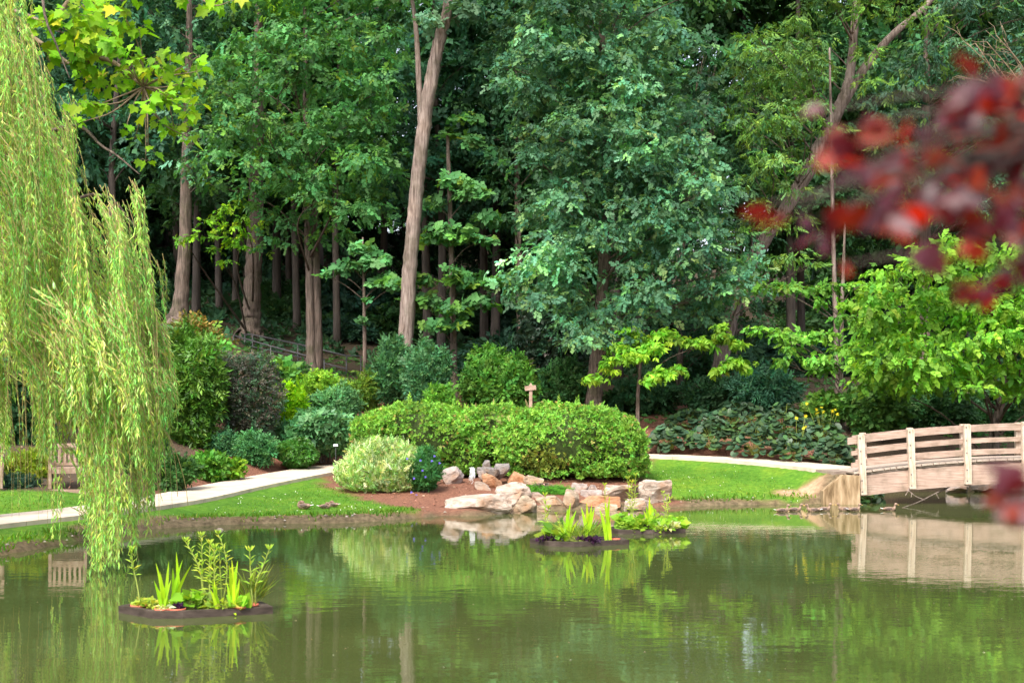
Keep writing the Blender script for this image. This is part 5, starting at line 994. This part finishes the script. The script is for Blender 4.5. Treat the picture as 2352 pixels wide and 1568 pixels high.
# ------------------------------------------------------------------ copper-leaved tree on the near bank, right beside the camera
g = np.random.default_rng(420); CB = np.array([2.35, 2.2, 0]); CB[2] = gz(2.35, 2.2); copper = thing('copper_leaved_tree', 'out-of-focus branch of dark red leaves close to the camera at the right', 'tree', CB)
mb = MB(); tp = spline([CB - [0, 0, .1], CB + [.02, 0, .9], CB + [-.05, -.05, 1.7], CB + [-.1, -.1, 2.7]], 5); mb.tube(tp, np.linspace(.07, .03, len(tp)), 10, .05, rng=g); part('trunk', mb.mesh('trunk', CB, True), M['bark_dark'], copper)
RC = [(1985, 375, 44, 12), (1965, 400, 30, 5), (2040, 300, 40, 6), (2080, 380, 55, 14), (2150, 330, 55, 14), (2200, 270, 50, 12), (2250, 220, 50, 14), (2310, 240, 55, 16), (2340, 330, 60, 16), (2290, 400, 60, 16), (2200, 420, 60, 15), (2120, 450, 60, 13), (2040, 470, 55, 9), (1945, 468, 24, 5), (2330, 470, 60, 14), (2250, 500, 60, 11), (2120, 540, 50, 7), (2340, 580, 45, 8), (2290, 560, 40, 6), (1900, 250, 22, 2), (1925, 300, 30, 3), (1880, 500, 30, 2), (1765, 470, 16, 1), (1820, 490, 24, 2), (1890, 540, 30, 3),
      (1920, 610, 24, 2), (2200, 600, 40, 3), (2260, 650, 34, 6), (2320, 660, 40, 7), (2370, 620, 40, 6), (2230, 190, 40, 6), (2330, 180, 40, 7), (2390, 300, 60, 14), (2400, 450, 60, 12), (2310, 1140, 40, 5), (2345, 1080, 36, 5), (2355, 1160, 34, 5), (2290, 1170, 24, 2), (2380, 1100, 40, 5)]
PAL2 = []
for k in range(10):
    me = leaf_mesh('leaf', np.zeros((1, 3)), np.array([[0., 1, 0]]), np.array([[0., 0, 1]]), np.ones(1), [tmpl([(np.array([[0, 0, 0], [-.22, .15, .05], [-.36, .42, .08], [-.24, .75, .04], [0, 1, -.05], [.24, .75, .04], [.36, .42, .08], [.22, .15, .05]]), [(0, 4, 3, 2, 1), (0, 7, 6, 5, 4)])])], tones(1, (.08, .013, .024), .3, .12, g, (.24, .03, .008), .36)); me.materials.append(M['leaf_red']); PAL2.append(me)
tw = MB(); nodes = [at(2480, 300, 1.62), at(2440, 620, 1.6), at(2480, 1080, 1.58)]
for i, e in enumerate(nodes): s0 = tp[[-5, -8, 5][i]]; tw.tube(spline([s0, (s0 + e) / 2 + [0, 0, .06], e], 5), np.linspace(.014, .007, 11), 6)
k = 0
for u, v, r, cnt in RC:
    y = 1.5 + g.uniform(-.16, .2); c = at(u, v, y); f = nodes[0] if v < 560 else nodes[1] if v < 800 else nodes[2]
    tw.tube(spline([f, (f + c) / 2 + g.normal(0, .012, 3) + [0, 0, .012], c], 5), np.linspace(.004, .0012, 11), 5)
    for _ in range(max(1, int(cnt * .78))):
        p = c + g.normal(0, .5, 3) * (r / FPX * y) * [1.15, 1.2, .8]; a = unit(np.array([-.7, -.1, -.35]) + g.normal(0, .55, 3)); nr = unit(np.array([0, -.5, .7]) + g.normal(0, .8, 3)); place_leaf(copper, PAL2[k % 10], p - CB, a, nr, float(g.uniform(.024, .044))); k += 1
part('branches', tw.mesh('branches', CB, True), M['bark_dark'], copper, 'stuff')

# ------------------------------------------------------------------ floating planters
RAFT = noise_mat('raft_boards', [(.3, (.03, .021, .016)), (.55, (.062, .045, .036)), (.8, (.12, .092, .075))], 6, (1, 1, 3), bump=.3, bdist=.01, rough=.6)
SOIL = noise_mat('wet_soil', [(.3, (.018, .014, .012)), (.7, (.06, .045, .035))], 30, bump=.6, bdist=.02)
POT = noise_mat('red_pot', [(.3, (.42, .10, .06)), (.7, (.55, .16, .09))], 10, bump=.1, rough=.5)
PURP = (.05, .018, .055)
def raft(corners, label, n_inner=0):
    C = np.array([[wx(u, y), y] for u, y in corners]); base = np.array([*C.mean(0), 0.0]); o = thing('floating_planter', label, 'planter', base, 'floating planters on the pond'); c = C - C.mean(0); n = len(c)
    inner = c * .86; V = [(x, y, -.06) for x, y in c] + [(x, y, .078) for x, y in c] + [(x, y, .081) for x, y in inner] + [(x, y, .045) for x, y in inner]; F = []
    for k in range(n):
        j = (k + 1) % n
        for a in range(3): F.append((a * n + k, a * n + j, (a + 1) * n + j, (a + 1) * n + k))
    F.append(tuple(range(n - 1, -1, -1))); part('frame', MB().add(V, F).mesh('frame'), RAFT, o)
    q = inner * .995; part('soil', MB().add([(x, y, .05) for x, y in q], [tuple(range(n))]).mesh('soil'), SOIL, o); return base
pot_me = MB(); ring = lambda r, z: [(r * math.cos(t), r * math.sin(t), z) for t in np.linspace(0, 6.283, 14, endpoint=False)]
_pv = ring(.07, -.04) + ring(.09, .05) + ring(.098, .05) + ring(.098, .072) + ring(.086, .072) + ring(.082, .045); _pf = [(r * 14 + k, r * 14 + (k + 1) % 14, (r + 1) * 14 + (k + 1) % 14, (r + 1) * 14 + k) for r in range(5) for k in range(14)] + [tuple(70 + k for k in range(14))]
pot_me = MB().add(_pv, _pf).mesh('plant_pot', (0, 0, 0), True)
def pot(u, y, label): return solo('plant_pot', pot_me, POT, label, 'pot', (wx(u, y), y, .022), 'red pots sunk in the floating planters')
BLADE = (.38, .62, .02)
def iris(u, y, tips, label, w=.017, col=BLADE, zb=.06):
    base = np.array([wx(u, y), y, zb]); o = thing('iris_plant', label, 'plant', base)
    for tu, tv in tips:
        e = at(tu, tv, y + g.uniform(-.1, .1)) - base; s0 = np.array([g.normal(0, .025), g.normal(0, .025), 0]); n = 7; t = np.linspace(0, 1, n); mid = s0 * .5 + e * .5 + [e[0] * -.18, 0, .06 * e[2]]
        q = ((1 - t) ** 2)[:, None] * s0 + (2 * t * (1 - t))[:, None] * mid + (t ** 2)[:, None] * e; wd = w * np.array([.8, 1, 1.05, 1, .8, .5, .04]); ang = g.uniform(-.5, .5); d = np.array([math.cos(ang), math.sin(ang), 0]); nf = np.array([-d[1], d[0], 0]) * .25
        V = np.concatenate([q - d * wd[:, None], q + nf * wd[:, None], q + d * wd[:, None]]); F = [(k, k + 1, n + k + 1, n + k) for k in range(n - 1)] + [(n + k, n + k + 1, 2 * n + k + 1, 2 * n + k) for k in range(n - 1)]
        me = MB().add(V, F).mesh('leaf', (0, 0, 0), True); a = me.attributes.new('tone', 'FLOAT_COLOR', 'POINT'); c = tones(1, col, .15, .08, g)[0]; a.data.foreach_set('color', np.tile([*c, 1], (len(V), 1)).astype(np.float32).ravel()); part('leaf', me, M['leaf_soft'], o)
def stalk(u, y, pts, label, leaf=.12, gap=.045, col=(.36, .52, .06), bare=.4, name='leafy_stalk'):
    base = np.array([wx(u, y), y, .06]); o = thing(name, label, 'plant', base); P, A, Nn, Sz = [], [], [], []; sm = MB()
    for line in pts:
        q = spline([base] + [at(a, b_, y + g.uniform(-.05, .05)) for a, b_ in line], 6); sm.tube(q, np.linspace(.009, .004, len(q)), 5); L = np.r_[0, np.cumsum(np.linalg.norm(np.diff(q, axis=0), axis=1))]; s = np.arange(bare * L[-1], L[-1], gap)
        for j, d in enumerate(s):
            p = np.array([np.interp(d, L, q[:, k]) for k in range(3)]); f = (d / L[-1] - bare) / (1 - bare)
            for sd_ in (0, math.pi):
                a = j * 1.57 + sd_ + g.normal(0, .3); P.append(p); A.append(unit(np.array([math.cos(a), math.sin(a) * .7, .35 + .9 * f + g.normal(0, .2)]))); Nn.append(unit(np.array([-.3 * math.cos(a), -.4, 1]))); Sz.append(leaf * g.uniform(.7, 1.15) * (1.05 - .35 * f))
        for a in np.linspace(0, 6.283, 7)[:-1]: P.append(q[-1]); A.append(unit(np.array([math.cos(a), math.sin(a), 1.3]))); Nn.append(np.array([0, -1., .3])); Sz.append(leaf * .7)
    n = len(P); part('stem', sm.mesh('stem', base, True), M['stem'], o); part('foliage', leaf_mesh('foliage', np.array(P), np.array(A), np.array(Nn), np.array(Sz), [diamond(.13, .03, .12)], tones(n, col, .18, .1, g), base), M['leaf_soft'], o, 'stuff')
def low_plant(u, v, y, rpx, hpx, label, kind='round', size=.09, col=(.25, .45, .03), n=50, name='water_plant', up=.3, zb=.06):
    base = np.array([wx(u, y), y, zb]); o = thing(name, label, 'plant', base); r, h = rpx / FPX * y, hpx / FPX * y; a = g.uniform(0, 6.283, n); rr = np.sqrt(g.random(n)); P = np.stack([base[0] + r * rr * np.cos(a), y + .6 * r * rr * np.sin(a), zb + .02 + h * g.random(n) * (1 - .5 * rr)], 1); o3 = np.stack([np.cos(a), np.sin(a), 0 * a], 1)
    part('foliage', leaf_mesh('foliage', P, unit(o3 + g.normal(0, .4, (n, 3)) + [0, 0, up]), unit(o3 * .2 + [0, -.6, .7] + g.normal(0, .35, (n, 3))), size * np.exp(g.normal(0, .25, n)), kind, tones(n, col, .2, .1, g), base), M['leaf_soft'], o, 'stuff')
    sm = MB()
    for p in P[::3]: sm.tube(np.array([[base[0] + (p[0] - base[0]) * .4, y + (p[1] - y) * .4, zb - .01], p]), .004, 4)
    part('stems', sm.mesh('stems', base), M['stem'], o)
zz = lambda a, b_: ((240 + a / 5.345) * .98, (1200 + b_ / 5.345) * .98)          # enlarged-view points of the near planter
U = lambda a: zz(a, 0)[0]
raft([(272, 15.57), (352, 15.12), (420, 15.14), (627, 15.5), (600, 15.95), (330, 16.0)], 'nearest floating planter with tall stalks and irises at the lower left')
for a, y, lab in ((460, 15.55, 'red pot at the left corner of the nearest planter'), (760, 15.27, 'red pot under the left iris fan of the nearest planter'), (935, 15.27, 'red pot holding the purple plant on the nearest planter'), (1720, 15.45, 'red pot under the broad single leaf at the right of the nearest planter'), (1850, 15.62, 'red pot under the two slim stalks at the right end of the nearest planter')): pot(U(a), y, lab)
stalk(U(478), 15.55, [[zz(430, 880), zz(372, 640), zz(368, 470)]], 'lone leaning stalk at the left corner of the nearest planter', .1, .035, bare=.55)
iris(U(780), 15.28, [zz(668, 630), zz(720, 740), zz(832, 615), zz(862, 838), zz(645, 850), zz(760, 900), zz(700, 960), zz(590, 1180)], 'left iris fan on the nearest planter')
iris(U(905), 15.5, [zz(925, 490), zz(1005, 595), zz(882, 690), zz(940, 740), zz(1120, 650)], 'narrow tall iris behind the left fan on the nearest planter', .018)
iris(U(1630), 15.4, [zz(1620, 590), zz(1696, 600), zz(1660, 700), zz(1722, 825), zz(1590, 650), zz(1560, 870), zz(1710, 930), zz(1675, 1290), zz(1450, 1120)], 'upright iris fan right of the stalks on the nearest planter')
iris(U(1410), 15.36, [zz(1372, 880), zz(1432, 900), zz(1400, 840), zz(1350, 960)], 'short iris in the middle of the nearest planter')
stalk(U(1270), 15.6, [[zz(1255, 800), zz(1240, 300)], [zz(1230, 760), zz(1130, 520), zz(1040, 365)]], 'forked tall stalk in the middle of the nearest planter', .11)
stalk(U(1345), 15.55, [[zz(1340, 800), zz(1345, 395)], [zz(1345, 900), zz(1370, 600)]], 'slim upright stalk beside the forked one on the nearest planter', .11)
stalk(U(1400), 15.5, [[zz(1402, 900), zz(1400, 450)]], 'bushy shorter stalk in the middle of the nearest planter', .12, .035, bare=.3)
stalk(U(1500), 15.6, [[zz(1560, 800), zz(1535, 500), zz(1450, 275)], [zz(1480, 800), zz(1465, 480)]], 'tallest stalk curving left at its tip on the nearest planter', .1)
stalk(U(1885), 15.62, [[zz(1862, 850), zz(1845, 490)]], 'straight thin stalk at the right end of the nearest planter', .13, .07, bare=.4)
stalk(U(1918), 15.66, [[zz(1925, 900), zz(2010, 680), zz(2090, 465)]], 'thin stalk bending right at the right end of the nearest planter', .12, .055, bare=.4)
low_plant(U(1085), 0, 15.42, 19, 52, 'round-leaved marsh plant in the middle left of the nearest planter', 'round', .10, (.24, .45, .03), 46)
low_plant(U(1260), 0, 15.5, 26, 34, 'pale low leafy plant at the feet of the stalks on the nearest planter', 'round', .08, (.33, .45, .10), 90)
low_plant(U(600), 0, 15.58, 34, 14, 'creeping yellowish plant left of the left iris fan', 'leaf', .06, (.33, .42, .05), 190)
low_plant(U(935), 0, 15.3, 11, 14, 'small dark purple plant beside the left iris fan', 'tuft', .06, PURP, 40, 'purple_plant')
low_plant(U(1720), 0, 15.42, 10, 28, 'single broad-leaved plant near the right end of the nearest planter', 'round', .12, (.22, .47, .03), 10, up=.9)
low_plant(U(1850), 0, 15.75, 26, 46, 'fine wispy grass tuft at the right end of the nearest planter', [diamond(.02, 0, .1)], .26, (.22, .30, .05), 120, 'grass_tuft', 1.6)
low_plant(U(780), 0, 15.24, 12, 12, 'pale bunch of short leaves at the foot of the left iris fan', 'long', .07, (.55, .6, .3), 30)
low_plant(U(1500), 0, 15.45, 40, 16, 'low mixed greenery along the front edge right of the middle', 'long', .09, (.30, .42, .05), 130)
zm = lambda a, b_: ((1000 + a / 3.675) * .98, (1000 + b_ / 3.675) * .98); UM = lambda a: zm(a, 0)[0]
raft([(1217, 23.95), (1260, 23.4), (1320, 23.25), (1445, 23.75), (1420, 24.4), (1270, 24.5)], 'middle floating planter with upright irises in front of the rocks')
for a, y, lab in ((1015, 23.75, 'red pot at the left end of the middle planter'), (1620, 23.8, 'red pot at the right end of the middle planter')): pot(UM(a), y, lab)
iris(UM(1195), 23.7, [zm(1240, 650), zm(1212, 700), zm(1290, 715), zm(1180, 800), zm(1250, 760), zm(1150, 850), zm(1310, 800)], 'left iris fan on the middle planter', .028)
iris(UM(1395), 23.8, [zm(1378, 650), zm(1422, 668), zm(1446, 690), zm(1330, 690), zm(1400, 740), zm(1345, 760)], 'middle iris fan on the middle planter', .028)
iris(UM(1555), 23.7, [zm(1488, 700), zm(1536, 640), zm(1577, 590), zm(1515, 760), zm(1580, 760), zm(1560, 700)], 'right iris fan on the middle planter', .028)
stalk(UM(1540), 23.8, [[zm(1540, 760), zm(1533, 505)]], 'tall feathery spike at the right of the middle planter', .1, .05, (.42, .5, .04), bare=.35)
stalk(UM(1020), 23.8, [[zm(1022, 760), zm(1020, 590)], [zm(1040, 780), zm(1050, 700)]], 'thin yellowish stalk at the left end of the middle planter', .12, .06)
stalk(UM(1180), 23.7, [[zm(1150, 840), zm(1115, 750)]], 'short leaning stalk left of the left iris on the middle planter', .07, .06)
low_plant(UM(1090), 0, 23.7, 22, 30, 'leafy marsh plant at the left of the middle planter', 'round', .12, (.25, .44, .04), 46)
low_plant(UM(1320), 0, 23.75, 40, 26, 'fine grassy clump between the irises of the middle planter', [diamond(.03, 0, .1)], .24, (.24, .36, .05), 170, 'grass_tuft', 1.2)
low_plant(UM(1020), 0, 23.6, 22, 9, 'dark purple plant at the left end of the middle planter', 'tuft', .08, PURP, 60, 'purple_plant'); low_plant(UM(1390), 0, 23.5, 26, 9, 'dark purple plant at the front of the middle planter', 'tuft', .08, PURP, 70, 'purple_plant')
raft([(1388, 26.3), (1420, 25.75), (1500, 25.7), (1575, 26.0), (1555, 26.6), (1420, 26.7)], 'farthest floating planter close to the white-topped boulder')
pot(UM(2000), 25.95, 'red pot on the farthest planter')
stalk(UM(1760), 26.3, [[zm(1750, 620), zm(1730, 450)], [zm(1790, 620), zm(1800, 420)], [zm(1770, 640), zm(1765, 480)]], 'group of tall feathery stalks at the left of the farthest planter', .13, .06, (.36, .46, .05))
iris(UM(1920), 26.1, [zm(1918, 600), zm(1890, 680), zm(1940, 660), zm(1870, 720), zm(1955, 700)], 'iris fan in the middle of the farthest planter', .03)
stalk(UM(2070), 26.1, [[zm(2050, 680), zm(2035, 570)], [zm(2080, 680), zm(2100, 620)], [zm(2070, 700), zm(2070, 600)]], 'reedy stalks at the right of the farthest planter', .10, .06)
low_plant(UM(1690), 0, 26.2, 16, 36, 'broad-leaved plant at the left end of the farthest planter', 'round', .13, (.22, .42, .04), 40); low_plant(UM(2160), 0, 26.1, 15, 32, 'broad-leaved plant at the right end of the farthest planter', 'round', .14, (.25, .46, .03), 34)
low_plant(UM(1890), 0, 26.0, 40, 28, 'mounded leafy greenery in the middle of the farthest planter', 'sprig', .2, (.24, .42, .03), 110); low_plant(UM(2075), 0, 25.9, 20, 14, 'pale spidery tuft at the right of the farthest planter', 'long', .13, (.55, .62, .28), 60)
low_plant(UM(1880), 0, 25.85, 12, 9, 'small dark purple plant on the farthest planter', 'tuft', .08, PURP, 30, 'purple_plant')

# ------------------------------------------------------------------ ducks
DUCK = noise_mat('mottled_feathers', [(.3, (.075, .045, .03)), (.48, (.22, .14, .10)), (.62, (.34, .24, .17)), (.78, (.52, .42, .34))], 26, bump=.3, bdist=.006, rough=.8)
DWING = noise_mat('wing_feathers', [(.3, (.05, .035, .03)), (.6, (.17, .12, .10)), (.8, (.42, .34, .28))], 34, (1, 1, 2), bump=.3, bdist=.005, rough=.8)
WHITE = noise_mat('white_feathers', [(.3, (.7, .68, .64)), (.7, (.82, .8, .77))], 20, bump=.1)
BILL = noise_mat('bill', [(.3, (.38, .22, .06)), (.7, (.5, .32, .1))], 20, bump=.05, rough=.5)
_b = bmesh.new(); bmesh.ops.create_icosphere(_b, subdivisions=2, radius=1); _v = np.array([v.co for v in _b.verts]) * [.115, .018, .042]; _v[:, 2] *= 1 - .5 * (_v[:, 0] < -.05); WING = MB().add(_v, [[v.index for v in f.verts] for f in _b.faces]).mesh('wing', (0, 0, 0), True); _b.free()
def duck(pos, rz, label, tucked=False, s=1.0, group='ducks'):
    o = thing('duck', label, 'duck', pos, group); o.rotation_euler = (0, 0, rz); o.scale = (s, s, s)
    sp = [(-.21, .085, .012), (-.17, .08, .03), (-.11, .07, .055), (-.03, .06, .075), (.05, .06, .075), (.11, .075, .058)]
    sp += [(.125, .12, .04), (.10, .15, .034), (.06, .158, .036), (.02, .15, .03), (-.005, .145, .012)] if tucked else [(.145, .11, .042), (.152, .15, .027), (.16, .185, .027), (.178, .208, .036), (.205, .205, .032), (.226, .198, .012)]
    q = spline([(x, 0, z) for x, z, _ in sp], 3); r = np.interp(np.linspace(0, 1, len(q)), np.linspace(0, 1, len(sp)), [a for *_, a in sp]); mb = MB(); mb.tube(q, r, 12); mb.v[0][:, 1] *= 1.18
    part('body', mb.mesh('body', (0, 0, 0), True), DUCK, o)
    for sy in (-1, 1):
        part('wing', WING, DWING, o).location = (-.045, sy * .082, .085)
    part('tail', MB().box((-.225, 0, .095), (.075, .05, .012), ry=.3, taper=.7).mesh('tail'), WHITE, o)
    if not tucked: part('bill', MB().box((.245, 0, .192), (.055, .026, .014), ry=.12, taper=.8).mesh('bill'), BILL, o)
def wat(u, v): y = 2.2 * FPX / (v - VH); return np.array([wx(u, y), y, -.02])
for u, v, rz, lab in ((1797, 1175, 0.25, 'leftmost of the ducks swimming off the right lawn'), (1826, 1173, 0.0, 'second duck from the left off the right lawn, close behind the first'), (1868, 1174, math.pi - .15, 'duck with a white tail facing left in the middle pair of the swimming row'), (1893, 1172, .1, 'duck facing right at the right of the middle swimming pair'), (1940, 1172, math.pi, 'duck facing left in front of the concrete abutment'), (1962, 1173, .3, 'duck beside the first bridge post\'s reflection'), (2043, 1172, .05, 'lone brown duck facing right under the bridge\'s first bay')): duck(wat(u, v), rz, lab, s=.8)
def lawn(u, v, y): return np.array([wx(u, y), y, gz(wx(u, y), y) + .005])
duck(lawn(698, 1168, 30.1), math.pi - .5, 'plump duck resting on the left lawn with its head tucked, left of the pair', True, .95); duck(lawn(747, 1168, 30.2), .35, 'duck dozing on the lawn, nearer of the close pair', True, .72); duck(lawn(766, 1163, 30.6), 2.6, 'duck tucked behind its mate at the right of the lawn pair', True, .7)

# ------------------------------------------------------------------ specks of pollen, petals and leaf bits on the water
g = np.random.default_rng(500); n = 420; y = 11.5 + 22 * g.random(n) ** 1.2; x = g.uniform(-.4, .4, n) * y; P = np.c_[x, y]; P = P[poly_sd(P, SHORE) < -.2]; P = np.c_[P, np.full(len(P), .004)]; n = len(P)
o = part('floating_specks', leaf_mesh('floating_specks', P, unit(np.c_[g.normal(0, 1, (n, 2)), np.zeros(n)]), np.tile([0, 0, 1.], (n, 1)), g.uniform(.008, .03, n), [diamond(.35, .02, 0)], tones(n, (.5, .47, .34), .3, .1, g, (.25, .16, .06), .3)), M['petal'], None, 'stuff'); tag(o, 'tiny leaf bits and petals floating on the pond', 'debris')
